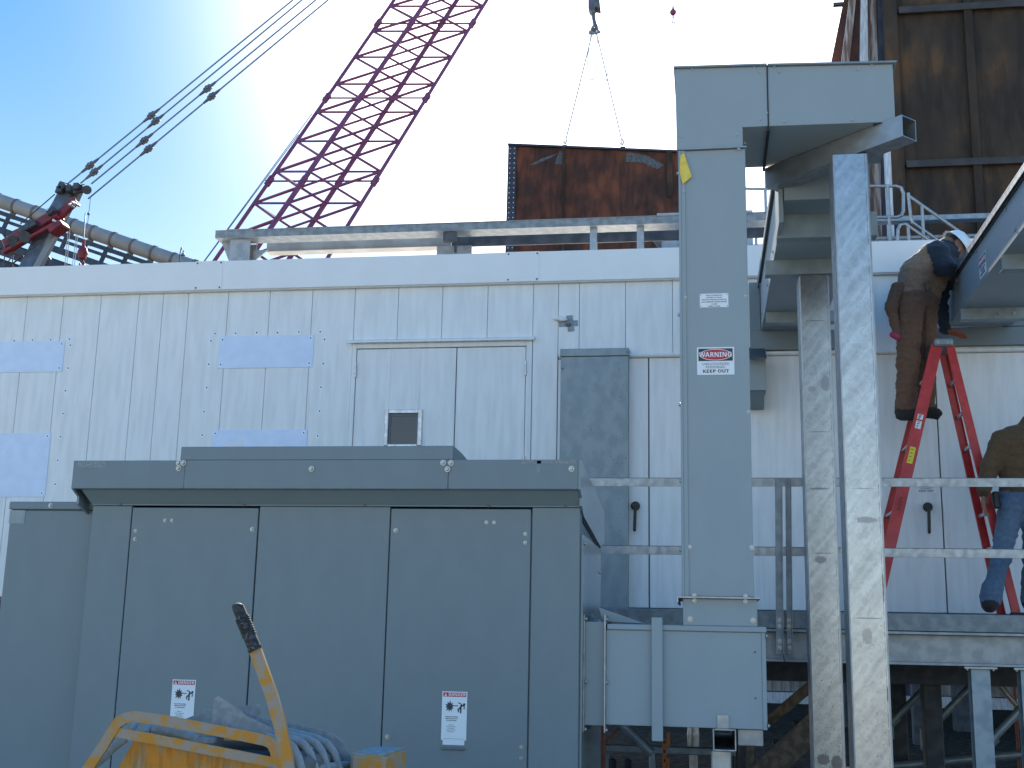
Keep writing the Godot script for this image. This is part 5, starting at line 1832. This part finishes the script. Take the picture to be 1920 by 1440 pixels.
	m.path([Vector3(-1.093, 26.780, -46.000), Vector3(-1.094, 26.683, -46.000), Vector3(-1.138, 26.638, -46.000), Vector3(-1.117, 26.564, -46.000), Vector3(-1.051, 26.560, -46.000), Vector3(-1.007, 26.605, -46.000)], 0.022, 7)
	part(h, "hook", m, M.bluepipe)
	m = MB.new()
	m.tube(Vector3(-1.089, 27.360, -46.000), Vector3(-1.083, 38.788, -46.000), 0.016, 0.016, 5)
	part(h, "rope", m, M.cable)

# ---------------------------------------------------------------- conveyor far left
func conveyor() -> void:
	var z := -58.0
	var t := thing("conveyor_gallery", Vector3(-25, 0, z), "long sloping conveyor with a pale tube casing over a dark lattice of beams, far left", "conveyor")
	var a := Vector3(-42.721, 26.136, -58.000)
	var q := Vector3(-25.733, 20.106, -58.000)
	var d := (q - a).normalized()
	var n := Vector3(-d.y, d.x, 0)
	var m := MB.new()
	m.tube(a, q, 0.40, 0.40, 20)
	part(t, "tube_casing", m, M.belt)
	var l := a.distance_to(q)
	var k := 0.35
	while k < l:
		m = MB.new()
		m.tube(a + d * (k - 0.06), a + d * (k + 0.06), 0.44, 0.44, 16)
		m.bar(a + d * k - n * 0.42, a + d * k - n * 0.75, 0.14, 0.3)
		part(t, "hoop", m, M.beltDark)
		k += 1.27
	for e in [[0.62, 0.22, 0.0], [0.98, 0.16, 0.0], [1.55, 0.34, 0.0], [2.30, 0.30, 0.0], [2.75, 0.20, 0.0], [3.35, 0.30, 0.0], [1.20, 0.22, -2.2], [2.05, 0.5, -2.2], [2.95, 0.3, -2.2]]:
		m = MB.new()
		var o: Vector3 = -n * e[0] + Vector3(0, 0, e[2])
		m.bar(a + o - d * 4.0, q + o + d * 4.0, 0.2, e[1], Vector3.UP)
		part(t, "long_beam", m, M.navy)
	k = 0.2
	var i := 0
	while k < l:
		m = MB.new()
		var p := a + d * k
		m.bar(p - n * 0.5, p - n * 1.6, 0.22, 0.10, Vector3.BACK)
		if i % 3 == 0:
			m.bar(p - n * 1.5, p - n * 3.4 + d * 0.4, 0.26, 0.12, Vector3.BACK)
		if i % 2 == 0:
			m.bar(p - n * 1.6, p + d * 1.27 - n * 2.4, 0.12, 0.10, Vector3.BACK)
		part(t, "truss_member", m, M.navy)
		k += 1.27
		i += 1
	for x in [a.x + 1.0, q.x - 1.0]:
		m = MB.new()
		m.box(x - 0.3, x + 0.3, 0, a.y - (x - a.x) * (a.y - q.y) / (q.x - a.x) - 3.2, z - 1.5, z - 0.9)
		part(t, "trestle", m, M.navy)
	m = MB.new()
	m.bar(a - n * 2.55 + Vector3(0, 0, -0.6), q - n * 2.55 + Vector3(0, 0, -0.6), 0.1, 0.2)
	part(t, "walkway_edge", m, M.beltDark)
	# yard lamp sticking up beside it
	var u := thing("yard_lamp", Vector3(-27.086, 19.341, -57.000), "small bell-shaped yard lamp on a thin bracket above the conveyor's lower end", "lamp")
	m = MB.new()
	m.path([Vector3(-27.140, 19.634, -57.000), Vector3(-27.241, 20.868, -57.000), Vector3(-27.186, 21.278, -57.000), Vector3(-27.116, 21.158, -57.000)], 0.028, 6)
	part(u, "bracket", m, M.darksteel)
	m = MB.new()
	m.lathe(Transform3D(Basis(), Vector3(-27.060, 20.833, -57.000)), [Vector2(0.13, 0.0), Vector2(0.115, 0.06), Vector2(0.05, 0.14), Vector2(0.03, 0.28), Vector2(0.0, 0.29)], 14)
	part(u, "shade", m, M.bluepipe)

# ---------------------------------------------------------------- people
# bones: [from, to, radius, radius, colour]; joined by a smooth minimum and meshed as surface nets
func skin_mesh(b: MB, bones: Array, cell: float, k: float, wrinkle: float) -> void:
	var lo := Vector3(1e9, 1e9, 1e9)
	var hi := -lo
	for q in bones:
		var r: float = maxf(q[2], q[3]) + cell * 3.0
		for e in 2:
			var p: Vector3 = q[e]
			lo = lo.min(p - Vector3(r, r, r))
			hi = hi.max(p + Vector3(r, r, r))
	var nx := int((hi.x - lo.x) / cell) + 2
	var ny := int((hi.y - lo.y) / cell) + 2
	var nz := int((hi.z - lo.z) / cell) + 2
	var fld := PackedFloat32Array()
	fld.resize(nx * ny * nz)
	fld.fill(1e3)
	for q in bones:
		var a: Vector3 = q[0]
		var ba: Vector3 = q[1] - a
		var bb := maxf(ba.length_squared(), 1e-9)
		var ra: float = q[2]
		var rb: float = q[3]
		var mg := maxf(ra, rb) + k + cell * 2.0
		var l := ((a.min(q[1]) - Vector3(mg, mg, mg) - lo) / cell).max(Vector3.ZERO)
		var h := (a.max(q[1]) + Vector3(mg, mg, mg) - lo) / cell
		for z in range(int(l.z), mini(nz, int(h.z) + 1)):
			for y in range(int(l.y), mini(ny, int(h.y) + 1)):
				var i := (z * ny + y) * nx
				for x in range(int(l.x), mini(nx, int(h.x) + 1)):
					var pa := lo + Vector3(x, y, z) * cell - a
					var t := clampf(pa.dot(ba) / bb, 0.0, 1.0)
					var d := (pa - ba * t).length() - ra - (rb - ra) * t
					var f := fld[i + x]
					var s := maxf(k - absf(f - d), 0.0) / k
					fld[i + x] = minf(f, d) - s * s * k * 0.25
	var id := {}
	var pos := PackedVector3Array()
	var sx := 1
	var sy := nx
	var sz := nx * ny
	var offs := [0, sx, sy, sx + sy, sz, sx + sz, sy + sz, sx + sy + sz]
	for z in nz - 1:
		for y in ny - 1:
			for x in nx - 1:
				var i := (z * ny + y) * nx + x
				var m := 0
				for c in 8:
					if fld[i + offs[c]] < 0.0:
						m |= 1 << c
				if m == 0 or m == 255:
					continue
				var sum := Vector3.ZERO
				var cnt := 0
				for e in [[0, 1], [2, 3], [4, 5], [6, 7], [0, 2], [1, 3], [4, 6], [5, 7], [0, 4], [1, 5], [2, 6], [3, 7]]:
					var v0 := fld[i + offs[e[0]]]
					var v1 := fld[i + offs[e[1]]]
					if (v0 < 0.0) != (v1 < 0.0):
						var t := v0 / (v0 - v1)
						var c0 := Vector3(e[0] & 1, (e[0] >> 1) & 1, e[0] >> 2)
						var c1 := Vector3(e[1] & 1, (e[1] >> 1) & 1, e[1] >> 2)
						sum += c0.lerp(c1, t)
						cnt += 1
				id[i] = pos.size()
				pos.append(lo + (Vector3(x, y, z) + sum / cnt) * cell)
	var faces := PackedInt32Array()
	for i in id:
		var x: int = i % nx
		var y: int = (i / nx) % ny
		var z: int = i / sz
		for ax in 3:
			var st: int = [sx, sy, sz][ax]
			var su: int = [sy, sz, sx][ax]
			var sv: int = [sz, sx, sy][ax]
			if [y, z, x][ax] == 0 or [z, x, y][ax] == 0:
				continue
			if (fld[i] < 0.0) != (fld[i + st] < 0.0):
				if id.has(i - su) and id.has(i - sv) and id.has(i - su - sv):
					faces.append_array(PackedInt32Array([id[i], id[i - su], id[i - su - sv], id[i - sv]]))
	var nrm := PackedVector3Array()
	nrm.resize(pos.size())
	for i in pos.size():
		var g := (pos[i] - lo) / cell
		var gx := clampi(roundi(g.x), 1, nx - 2)
		var gy := clampi(roundi(g.y), 1, ny - 2)
		var gz := clampi(roundi(g.z), 1, nz - 2)
		var c := (gz * ny + gy) * nx + gx
		nrm[i] = Vector3(fld[c + sx] - fld[c - sx], fld[c + sy] - fld[c - sy], fld[c + sz] - fld[c - sz]).normalized()
	var cols := PackedColorArray()
	var wn := FastNoiseLite.new()
	wn.seed = 77
	wn.frequency = 6.0
	wn.fractal_octaves = 3
	for i in pos.size():
		var p := pos[i]
		var best := 1e9
		var col := Color.WHITE
		for q in bones:
			var ba: Vector3 = q[1] - q[0]
			var t := clampf((p - q[0]).dot(ba) / maxf(ba.length_squared(), 1e-9), 0.0, 1.0)
			var d: float = (p - q[0] - ba * t).length() - q[2] - (q[3] - q[2]) * t
			if d < best:
				best = d
				col = q[4]
		cols.append(col)
		if wrinkle > 0.0:
			pos[i] = p + nrm[i] * wn.get_noise_3d(p.x + p.y * 0.5, p.y * 2.4, p.z) * wrinkle
	# smooth normals from the displaced surface
	var acc := PackedVector3Array()
	acc.resize(pos.size())
	for f in range(0, faces.size(), 4):
		var fn := (pos[faces[f + 2]] - pos[faces[f]]).cross(pos[faces[f + 3]] - pos[faces[f + 1]])
		if fn.dot(nrm[faces[f]]) < 0.0:
			fn = -fn
		for j in 4:
			acc[faces[f + j]] += fn
	for i in pos.size():
		nrm[i] = acc[i].normalized() if acc[i].length_squared() > 0.0 else nrm[i]
	for f in range(0, faces.size(), 4):
		for tr in [[0, 1, 2], [0, 2, 3]]:
			var q := []
			for j in tr:
				q.append(faces[f + j])
			var ctr := nrm[q[0]] + nrm[q[1]] + nrm[q[2]]
			if (pos[q[1]] - pos[q[0]]).cross(pos[q[2]] - pos[q[0]]).dot(ctr) > 0.0:
				q = [q[0], q[2], q[1]]
			for j in q:
				b.col = cols[j]
				b.vert(pos[j], nrm[j], Vector2.ZERO)

# palm and five bent fingers: dir from wrist to fingertips, across towards the thumb, palm is the way the palm faces
func hand_bones(wrist: Vector3, dir: Vector3, across: Vector3, palm: Vector3, col: Color, curl: float) -> Array:
	var out := []
	for k in 3:
		var o := across * (0.024 - 0.024 * k)
		out.append([wrist + o * 0.6, wrist + dir * 0.085 + o, 0.015, 0.013, col])
	var len := [0.038, 0.043, 0.040, 0.032]
	for k in 4:
		var p := wrist + dir * 0.088 + across * (0.030 - 0.020 * k)
		var d := dir
		for j in 3:
			d = (d + palm * curl * (0.5 + 0.3 * j)).normalized()
			var q := p + d * float(len[k]) * (1.0 - 0.18 * j)
			out.append([p, q, 0.0095 - 0.0008 * j, 0.0087 - 0.0008 * j, col])
			p = q
	var th := wrist + dir * 0.022 + across * 0.024
	var t1 := th + (across * 0.7 + dir * 0.6 + palm * 0.3).normalized() * 0.045
	var t2 := t1 + (across * 0.25 + dir * 0.9 + palm * 0.3).normalized() * 0.032
	out.append([th, t1, 0.013, 0.011, col])
	out.append([t1, t2, 0.011, 0.009, col])
	return out

func hard_hat(parent: Node3D, at: Vector3, up: Vector3, front: Vector3) -> void:
	var y := up.normalized()
	var x := y.cross(front).normalized()
	var xf := Transform3D(Basis(x, y, x.cross(y)), at)
	var b := MB.new()
	var prof := []
	prof.append(Vector2(0.150, -0.012))
	prof.append(Vector2(0.148, -0.006))
	for k in 8:
		var a := PI / 2 * k / 7
		prof.append(Vector2(0.126 * cos(a), 0.118 * sin(a)))
	b.lathe(Transform3D(xf.basis.scaled_local(Vector3(0.92, 1, 1.08)), at), prof, 26)
	for o in [-0.02, 0.02]:
		b.path([xf * Vector3(o, 0.075, 0.108), xf * Vector3(o, 0.115, 0.05), xf * Vector3(o, 0.122, 0.0), xf * Vector3(o, 0.115, -0.05), xf * Vector3(o, 0.075, -0.108)], 0.006, 6)
	var brim := PackedVector2Array()
	for k in 9:
		var a := PI * (0.18 + 0.64 * k / 8)
		brim.append(Vector2(cos(a) * 0.135, -sin(a) * 0.19))
	b.prism(brim, xf * Transform3D(Basis(Vector3.RIGHT, Vector3.BACK * -1, Vector3.UP), Vector3(0, -0.012, 0)), 0.006)
	part(parent, "hard_hat", b, M.hat)

func head(b: MB, c: Vector3, up: Vector3, front: Vector3, skin: Color, hair: Color) -> void:
	var y := up.normalized()
	var x := front.cross(y).normalized()
	var z := x.cross(y) * -1.0
	z = y.cross(x) * -1.0
	var f := front.normalized()
	var bones := [
		[c + y * 0.025 - f * 0.02, c + y * 0.03 + f * 0.025, 0.092, 0.085, skin],
		[c - y * 0.06 + f * 0.035, c - y * 0.02 + f * 0.045, 0.052, 0.062, skin],
		[c - y * 0.095 + f * 0.062, c - y * 0.085 + f * 0.05, 0.026, 0.036, skin],
		[c - y * 0.002 + f * 0.102, c - y * 0.035 + f * 0.122, 0.011, 0.016, skin],
		[c - y * 0.068 + f * 0.098 - x * 0.018, c - y * 0.068 + f * 0.098 + x * 0.018, 0.009, 0.009, Color(0.30, 0.10, 0.08)],
		[c + y * 0.05 - f * 0.035, c + y * 0.02 - f * 0.05, 0.085, 0.075, hair],
		[c + x * 0.086, c + x * 0.089 - y * 0.035, 0.014, 0.011, skin],
		[c - x * 0.086, c - x * 0.089 - y * 0.035, 0.014, 0.011, skin],
		[c - y * 0.10 - f * 0.015, c - y * 0.19 - f * 0.035, 0.058, 0.062, skin]]
	skin_mesh(b, bones, 0.006, 0.022, 0.0)
	for s in [-1.0, 1.0]:
		b.col = Color(0.03, 0.03, 0.03)
		b.ball(c + x * 0.033 * s + y * 0.004 + f * 0.094, 0.011, 8, 5)

func people() -> void:
	var brown := Color(0.265, 0.160, 0.100)
	var brown2 := Color(0.150, 0.080, 0.049)
	var navy := Color(0.020, 0.028, 0.045)
	var boots := Color(0.030, 0.024, 0.020)
	var skin := Color(0.33, 0.17, 0.12)
	# the one on the ladder
	var t := thing("person", Vector3(1.802, 3.504, -10.550), "person in brown work clothes and white hard hat, bent over on the red stepladder", "person", "workers on the platform")
	var b := MB.new()
	var bones := [
		[Vector3(1.768, 4.461, -10.480), Vector3(1.734, 3.982, -10.460), 0.120, 0.092, brown2],
		[Vector3(1.734, 3.982, -10.460), Vector3(1.694, 3.594, -10.480), 0.092, 0.084, brown2],
		[Vector3(1.920, 4.498, -10.660), Vector3(1.913, 4.040, -10.640), 0.118, 0.090, brown2],
		[Vector3(1.913, 4.040, -10.640), Vector3(1.889, 3.637, -10.640), 0.090, 0.080, brown2],
		[Vector3(1.788, 4.544, -10.500), Vector3(1.928, 4.576, -10.660), 0.130, 0.130, brown2],
		[Vector3(1.782, 4.602, -10.500), Vector3(1.835, 4.775, -10.500), 0.125, 0.125, brown],
		[Vector3(1.835, 4.775, -10.500), Vector3(1.977, 4.937, -10.500), 0.125, 0.100, brown],
		[Vector3(1.936, 4.629, -10.640), Vector3(2.005, 4.755, -10.660), 0.125, 0.120, brown],
		[Vector3(2.005, 4.755, -10.660), Vector3(2.114, 4.882, -10.680), 0.120, 0.095, brown],
		[Vector3(1.874, 4.759, -10.580), Vector3(2.042, 4.908, -10.600), 0.140, 0.115, brown],
		# navy shoulders and sleeves
		[Vector3(2.004, 4.945, -10.500), Vector3(2.158, 5.006, -10.640), 0.112, 0.095, navy],
		[Vector3(2.018, 4.922, -10.460), Vector3(2.058, 4.818, -10.440), 0.106, 0.085, navy],
		[Vector3(2.058, 4.818, -10.440), Vector3(2.188, 4.832, -10.560), 0.080, 0.072, navy],
		[Vector3(2.188, 4.832, -10.560), Vector3(2.238, 4.748, -10.820), 0.066, 0.050, navy],
		[Vector3(2.161, 4.975, -10.760), Vector3(2.107, 4.638, -10.860), 0.080, 0.062, navy],
		[Vector3(2.107, 4.638, -10.860), Vector3(2.137, 4.361, -10.900), 0.060, 0.046, navy],
		[Vector3(2.136, 5.074, -10.620), Vector3(2.187, 5.063, -10.680), 0.066, 0.058, Color(0.20, 0.13, 0.085)],
		# boots
		[Vector3(1.658, 3.518, -10.470), Vector3(1.775, 3.493, -10.440), 0.056, 0.050, boots],
		[Vector3(1.693, 3.575, -10.480), Vector3(1.691, 3.529, -10.480), 0.064, 0.058, boots],
		[Vector3(1.864, 3.571, -10.640), Vector3(1.966, 3.540, -10.600), 0.054, 0.048, boots],
		[Vector3(1.893, 3.623, -10.640), Vector3(1.886, 3.576, -10.640), 0.062, 0.056, boots]]
	skin_mesh(b, bones, 0.012, 0.04, 0.015)
	var glove := Color(0.40, 0.10, 0.05)
	skin_mesh(b, hand_bones(Vector3(2.141, 4.342, -10.900), Vector3(0.9, -0.2, 0.1).normalized(), Vector3(0, 0.3, 1).normalized(), Vector3(0, -1, 0), glove, 0.25), 0.0055, 0.012, 0.0)
	head(b, Vector3(2.209, 5.031, -10.660), Vector3(0.72, 0.62, -0.15), Vector3(0.45, -0.72, -0.4).normalized(), skin, Color(0.05, 0.035, 0.025))
	part(t, "body", b, M.cloth)
	hard_hat(t, Vector3(2.224, 5.070, -10.660), Vector3(0.72, 0.62, -0.15), Vector3(0.45, -0.72, -0.4).normalized())
	# a jacket sleeve tied round the waist
	b = MB.new()
	skin_mesh(b, [[Vector3(1.672, 4.620, -10.420), Vector3(1.607, 4.453, -10.420), 0.06, 0.05, brown2], [Vector3(1.607, 4.453, -10.420), Vector3(1.642, 4.229, -10.420), 0.048, 0.040, brown2]], 0.012, 0.03, 0.012)
	part(t, "hanging_sleeve", b, M.cloth)
	b = MB.new()
	skin_mesh(b, [[Vector3(1.619, 4.205, -10.420), Vector3(1.647, 4.174, -10.410), 0.034, 0.026, Color(0.38, 0.05, 0.11)]], 0.008, 0.02, 0.012)
	part(t, "pocket_rag", b, M.cloth)
	b = MB.new()
	b.path([Vector3(1.889, 4.650, -10.380), Vector3(1.918, 4.535, -10.480), Vector3(1.897, 4.301, -10.500), Vector3(1.880, 3.974, -10.520)], 0.004, 5)
	part(t, "seam", b, M.dark)
	# the one walking on the platform
	var z0 := -10.15
	var jacket := Color(0.120, 0.070, 0.034)
	var jeans := Color(0.115, 0.175, 0.265)
	var jeans2 := Color(0.100, 0.155, 0.240)
	t = thing("person", Vector3(2.391, 1.826, z0), "person in brown jacket and blue jeans seen from behind beside the ladder", "person", "workers on the platform")
	b = MB.new()
	var dz := Vector3(0, 0, -0.05)
	bones = [
		[Vector3(2.429, 2.703, -10.150), Vector3(2.335, 2.313, -10.180), 0.098, 0.078, jeans],
		[Vector3(2.335, 2.313, -10.180), Vector3(2.233, 1.981, -10.140), 0.076, 0.068, jeans2],
		[Vector3(2.229, 2.036, -10.140), Vector3(2.212, 1.964, -10.140), 0.078, 0.074, jeans2],
		[Vector3(2.595, 2.704, -10.150), Vector3(2.582, 2.317, -10.200), 0.098, 0.078, jeans],
		[Vector3(2.582, 2.317, -10.200), Vector3(2.538, 1.973, -10.240), 0.076, 0.070, jeans2],
		[Vector3(2.446, 2.756, -10.160), Vector3(2.585, 2.756, -10.160), 0.108, 0.108, jeans],
		[Vector3(2.466, 2.877, -10.160), Vector3(2.592, 2.877, -10.160), 0.125, 0.125, jacket],
		[Vector3(2.465, 2.998, -10.160), Vector3(2.456, 3.181, -10.160), 0.128, 0.125, jacket],
		[Vector3(2.612, 2.998, -10.160), Vector3(2.645, 3.180, -10.160), 0.128, 0.125, jacket],
		[Vector3(2.534, 2.911, -10.160), Vector3(2.553, 3.216, -10.160), 0.150, 0.150, jacket],
		[Vector3(2.452, 3.243, -10.160), Vector3(2.744, 3.259, -10.160), 0.100, 0.100, jacket],
		[Vector3(2.618, 3.362, -10.170), Vector3(2.742, 3.374, -10.170), 0.085, 0.085, jacket],
		[Vector3(2.377, 3.234, -10.160), Vector3(2.272, 3.010, -10.120), 0.082, 0.068, jacket],
		[Vector3(2.272, 3.010, -10.120), Vector3(2.208, 2.815, -10.080), 0.066, 0.056, jacket],
		[Vector3(2.795, 3.232, -10.160), Vector3(2.829, 3.015, -10.160), 0.082, 0.068, jacket],
		[Vector3(2.829, 3.015, -10.160), Vector3(2.823, 2.811, -10.220), 0.066, 0.056, jacket],
		[Vector3(2.205, 1.913, -10.100), Vector3(2.232, 1.919, -10.300), 0.050, 0.044, boots],
		[Vector3(2.220, 1.965, -10.140), Vector3(2.217, 1.915, -10.140), 0.060, 0.054, boots],
		[Vector3(2.529, 1.914, -10.220), Vector3(2.595, 1.920, -10.420), 0.050, 0.044, boots]]
	skin_mesh(b, bones, 0.012, 0.035, 0.014)
	skin_mesh(b, hand_bones(Vector3(2.203, 2.797, -10.080), Vector3(-0.05, -0.97, -0.1).normalized(), Vector3(0.35, 0, -0.94).normalized(), Vector3(0.94, 0, 0.35).normalized(), skin, 0.30), 0.005, 0.010, 0.0)
	skin_mesh(b, hand_bones(Vector3(2.821, 2.790, -10.220), Vector3(0.05, -0.97, -0.1).normalized(), Vector3(-0.35, 0, -0.94).normalized(), Vector3(-0.94, 0, 0.35).normalized(), skin, 0.30), 0.005, 0.010, 0.0)
	head(b, Vector3(2.724, 3.544, -10.200), Vector3(0, 1, -0.1), Vector3(0.1, -0.1, -1).normalized(), skin, Color(0.05, 0.035, 0.025))
	part(t, "body", b, M.cloth)
	hard_hat(t, Vector3(2.726, 3.579, -10.200), Vector3(0, 1, -0.1), Vector3(0.1, -0.1, -1).normalized())
	b = MB.new()
	b.box(-0.025, 0.025, -0.075, 0.06, -0.03, 0.03, 0.01, Transform3D(Basis(Vector3.BACK, 0.06), Vector3(2.298, 2.749, -10.100)))
	part(t, "tool_pouch", b, M.black)

# ---------------------------------------------------------------- yellow machine in front
func machine() -> void:
	var z := -4.5
	var t := thing("yellow_site_machine", Vector3(-1.4, 0, -4.75), "dusty yellow construction machine with a bar guard on top, in front of the grey switchgear", "construction machine")
	var m := MB.new()
	var body := PackedVector2Array([Vector2(-2.202, 1.172), Vector2(-1.991, 1.143), Vector2(-1.609, 1.086), Vector2(-0.93, 0.28), Vector2(-1.62, 0.28), Vector2(-2.274, 1.044)])
	m.prism(body, Transform3D(Basis(), Vector3(0, 0, -4.56)), -0.5)
	part(t, "hood", m, M.machine)
	m = MB.new()
	m.box(-1.75, -0.60, 0.16, 0.42, -5.15, -4.52, 0.03)
	part(t, "chassis", m, M.machine)
	for x in [-1.52, -0.82]:
		m = MB.new()
		m.lathe(Transform3D(Basis(Vector3.RIGHT, PI / 2), Vector3(x, 0.21, -4.85)), [Vector2(0, -0.33), Vector2(0.17, -0.33), Vector2(0.21, -0.29), Vector2(0.21, 0.29), Vector2(0.17, 0.33), Vector2(0, 0.33)], 24)
		part(t, "drum", m, M.dust)
	# flat bar guard on the near side
	m = MB.new()
	m.ribbon([Vector3(-2.387, 1.015, -4.500), Vector3(-2.349, 1.073, -4.500), Vector3(-2.302, 1.147, -4.500), Vector3(-2.264, 1.212, -4.500), Vector3(-2.245, 1.240, -4.500), Vector3(-2.218, 1.257, -4.500), Vector3(-2.181, 1.264, -4.500), Vector3(-2.099, 1.257, -4.500), Vector3(-1.887, 1.228, -4.500), Vector3(-1.730, 1.206, -4.500), Vector3(-1.649, 1.193, -4.500), Vector3(-1.623, 1.182, -4.500), Vector3(-1.607, 1.156, -4.500), Vector3(-1.594, 1.114, -4.500), Vector3(-1.580, 1.038, -4.500)], Vector3.BACK, 0.016, 0.040)
	m.ribbon([Vector3(-2.258, 1.204, -4.503), Vector3(-2.182, 1.193, -4.503), Vector3(-2.094, 1.182, -4.503), Vector3(-1.967, 1.164, -4.503), Vector3(-1.726, 1.130, -4.503), Vector3(-1.599, 1.112, -4.503)], Vector3.BACK, 0.014, 0.036)
	part(t, "guard_frame", m, M.machineDusty)
	m = MB.new()
	m.ribbon([Vector3(-2.118, 1.243, -5.000), Vector3(-1.927, 1.222, -5.000), Vector3(-1.737, 1.194, -5.000), Vector3(-1.597, 1.173, -5.000), Vector3(-1.545, 1.157, -5.000), Vector3(-1.509, 1.129, -5.000), Vector3(-1.487, 1.087, -5.000), Vector3(-1.464, 1.008, -5.000)], Vector3.BACK, 0.014, 0.052)
	part(t, "guard_frame", m, M.dust)
	for e in [[Vector3(-1.682, 1.196, -4.600), Vector3(-1.604, 1.181, -4.600), Vector3(-1.575, 1.162, -4.600), Vector3(-1.554, 1.131, -4.600), Vector3(-1.529, 1.068, -4.600)], [Vector3(-1.720, 1.199, -4.700), Vector3(-1.596, 1.179, -4.700), Vector3(-1.564, 1.164, -4.700), Vector3(-1.538, 1.133, -4.700), Vector3(-1.508, 1.058, -4.700)], [Vector3(-1.734, 1.200, -4.800), Vector3(-1.588, 1.176, -4.800), Vector3(-1.549, 1.161, -4.800), Vector3(-1.523, 1.131, -4.800), Vector3(-1.488, 1.049, -4.800)], [Vector3(-1.748, 1.201, -4.900), Vector3(-1.587, 1.174, -4.900), Vector3(-1.534, 1.153, -4.900), Vector3(-1.503, 1.119, -4.900), Vector3(-1.467, 1.039, -4.900)]]:
		m = MB.new()
		m.path(e, 0.0165, 10)
		part(t, "guard_rib", m, M.dust)
	m = MB.new()
	m.tube(Vector3(-1.553, 1.077, -4.620), Vector3(-1.466, 1.065, -4.980), 0.016, 0.016, 10)
	part(t, "guard_crossbar", m, M.dust)
	m = MB.new()
	m.box(-1.648, -1.508, 0.45, 1.124, -4.99, -4.60, 0.02)
	part(t, "engine", m, M.seal)
	m = MB.new()
	m.box(-2.111, -1.652, 0.7, 1.145, -4.98, -4.58, 0.02)
	part(t, "engine", m, M.black)
	# dusty hoses and a muffler under the guard
	for e in [[[Vector3(-2.395, 1.057, -4.580), Vector3(-2.345, 1.091, -4.580), Vector3(-2.300, 1.137, -4.580), Vector3(-2.260, 1.173, -4.600)], 0.017], [[Vector3(-2.245, 1.200, -4.620), Vector3(-2.269, 1.231, -4.700)], 0.011], [[Vector3(-2.186, 1.190, -4.620), Vector3(-2.200, 1.225, -4.700)], 0.014], [[Vector3(-2.162, 1.209, -4.640), Vector3(-2.096, 1.205, -4.620), Vector3(-2.028, 1.193, -4.620), Vector3(-1.967, 1.173, -4.620)], 0.019]]:
		m = MB.new()
		m.path(e[0], e[1], 9)
		part(t, "hose", m, M.dust)
	m = MB.new()
	m.tube(Vector3(-2.143, 1.209, -4.630), Vector3(-2.085, 1.207, -4.630), 0.026, 0.026, 12)
	part(t, "muffler", m, M.dust)
	m = MB.new()
	m.box(-1.972, -1.894, 1.162, 1.186, -4.7, -4.6, 0.004)
	part(t, "air_filter", m, M.dust)
	# box at the right end
	m = MB.new()
	m.box(-1.421, -1.274, 0.35, 1.119, -5.2, -4.85, 0.015)
	part(t, "side_box", m, M.machineDusty)
	m = MB.new()
	m.box(-1.418, -1.283, 1.119 - 0.002, 1.119 + 0.004, -5.19, -4.87, 0.002)
	part(t, "dust_layer", m, M.dust)
	# steering lever
	m = MB.new()
	m.ribbon([Vector3(-1.482, 1.023, -4.340), Vector3(-1.494, 1.096, -4.340), Vector3(-1.511, 1.169, -4.340), Vector3(-1.537, 1.258, -4.340), Vector3(-1.574, 1.358, -4.340), Vector3(-1.615, 1.448, -4.340), Vector3(-1.655, 1.536, -4.340)], Vector3.BACK, 0.016, 0.046)
	m.bar(Vector3(-1.483, 1.041, -4.340), Vector3(-1.02, 0.35, -4.5), 0.04, 0.013)
	var lever := part(t, "control_lever", m, M.machineDusty)
	m = MB.new()
	var g0 := Vector3(-1.655, 1.534, -4.340)
	var g1 := Vector3(-1.730, 1.682, -4.340)
	m.tube(g0, g1, 0.025, 0.022, 16)
	m.tube(g0, g0 - (g1 - g0).normalized() * 0.01, 0.028, 0.026, 16)
	for k in 8:
		var p := g0.lerp(g1, 0.30 + 0.058 * k)
		m.tube(p, p + (g1 - g0).normalized() * 0.006, 0.0275, 0.0265, 16)
	m.ball(g1, 0.0225, 12, 7, Vector3(1, 0.7, 1))
	part(lever, "rubber_grip", m, M.grip)
	# scraps lying on top
	var c := thing("dusty_cardboard", Vector3(-1.868, 1.224, -4.680), "dusty folded grey cardboard scraps piled on top of the yellow machine", "cardboard")
	for e in [[[Vector2(-1.935, 1.219), Vector2(-1.932, 1.329), Vector2(-1.917, 1.340), Vector2(-1.871, 1.317), Vector2(-1.793, 1.268), Vector2(-1.689, 1.227), Vector2(-1.686, 1.187), Vector2(-1.814, 1.203)], -4.66], [[Vector2(-2.092, 1.235), Vector2(-2.033, 1.260), Vector2(-1.958, 1.280), Vector2(-1.951, 1.211)], -4.72], [[Vector2(-1.869, 1.296), Vector2(-1.788, 1.307), Vector2(-1.779, 1.278), Vector2(-1.801, 1.240), Vector2(-1.842, 1.239)], -4.78]]:
		m = MB.new()
		m.prism(PackedVector2Array(e[0]), Transform3D(Basis(), Vector3(0, 0, e[1])), -0.006)
		part(c, "sheet", m, M.dust)
	m = MB.new()
	m.quad(Vector3(-1.918, 1.223, -4.620), Vector3(-1.672, 1.191, -4.620), Vector3(-1.742, 1.189, -4.950), Vector3(-2.001, 1.223, -4.950), Vector3(0.1, 1, 0.1).normalized())
	part(c, "sheet", m, M.dust)

func _ready() -> void:
	light_and_camera()
	materials()
	fittings()
	ground()
	electrical_house()
	rear_structure()
	platform()
	roof_frame()
	conveyor()
	crane()
	hanging_load()
	wall_fixtures()
	bus_duct()
	second_duct()
	duct_supports()
	switchgear()
	under_the_platform()
	stepladder()
	people()
	machine()
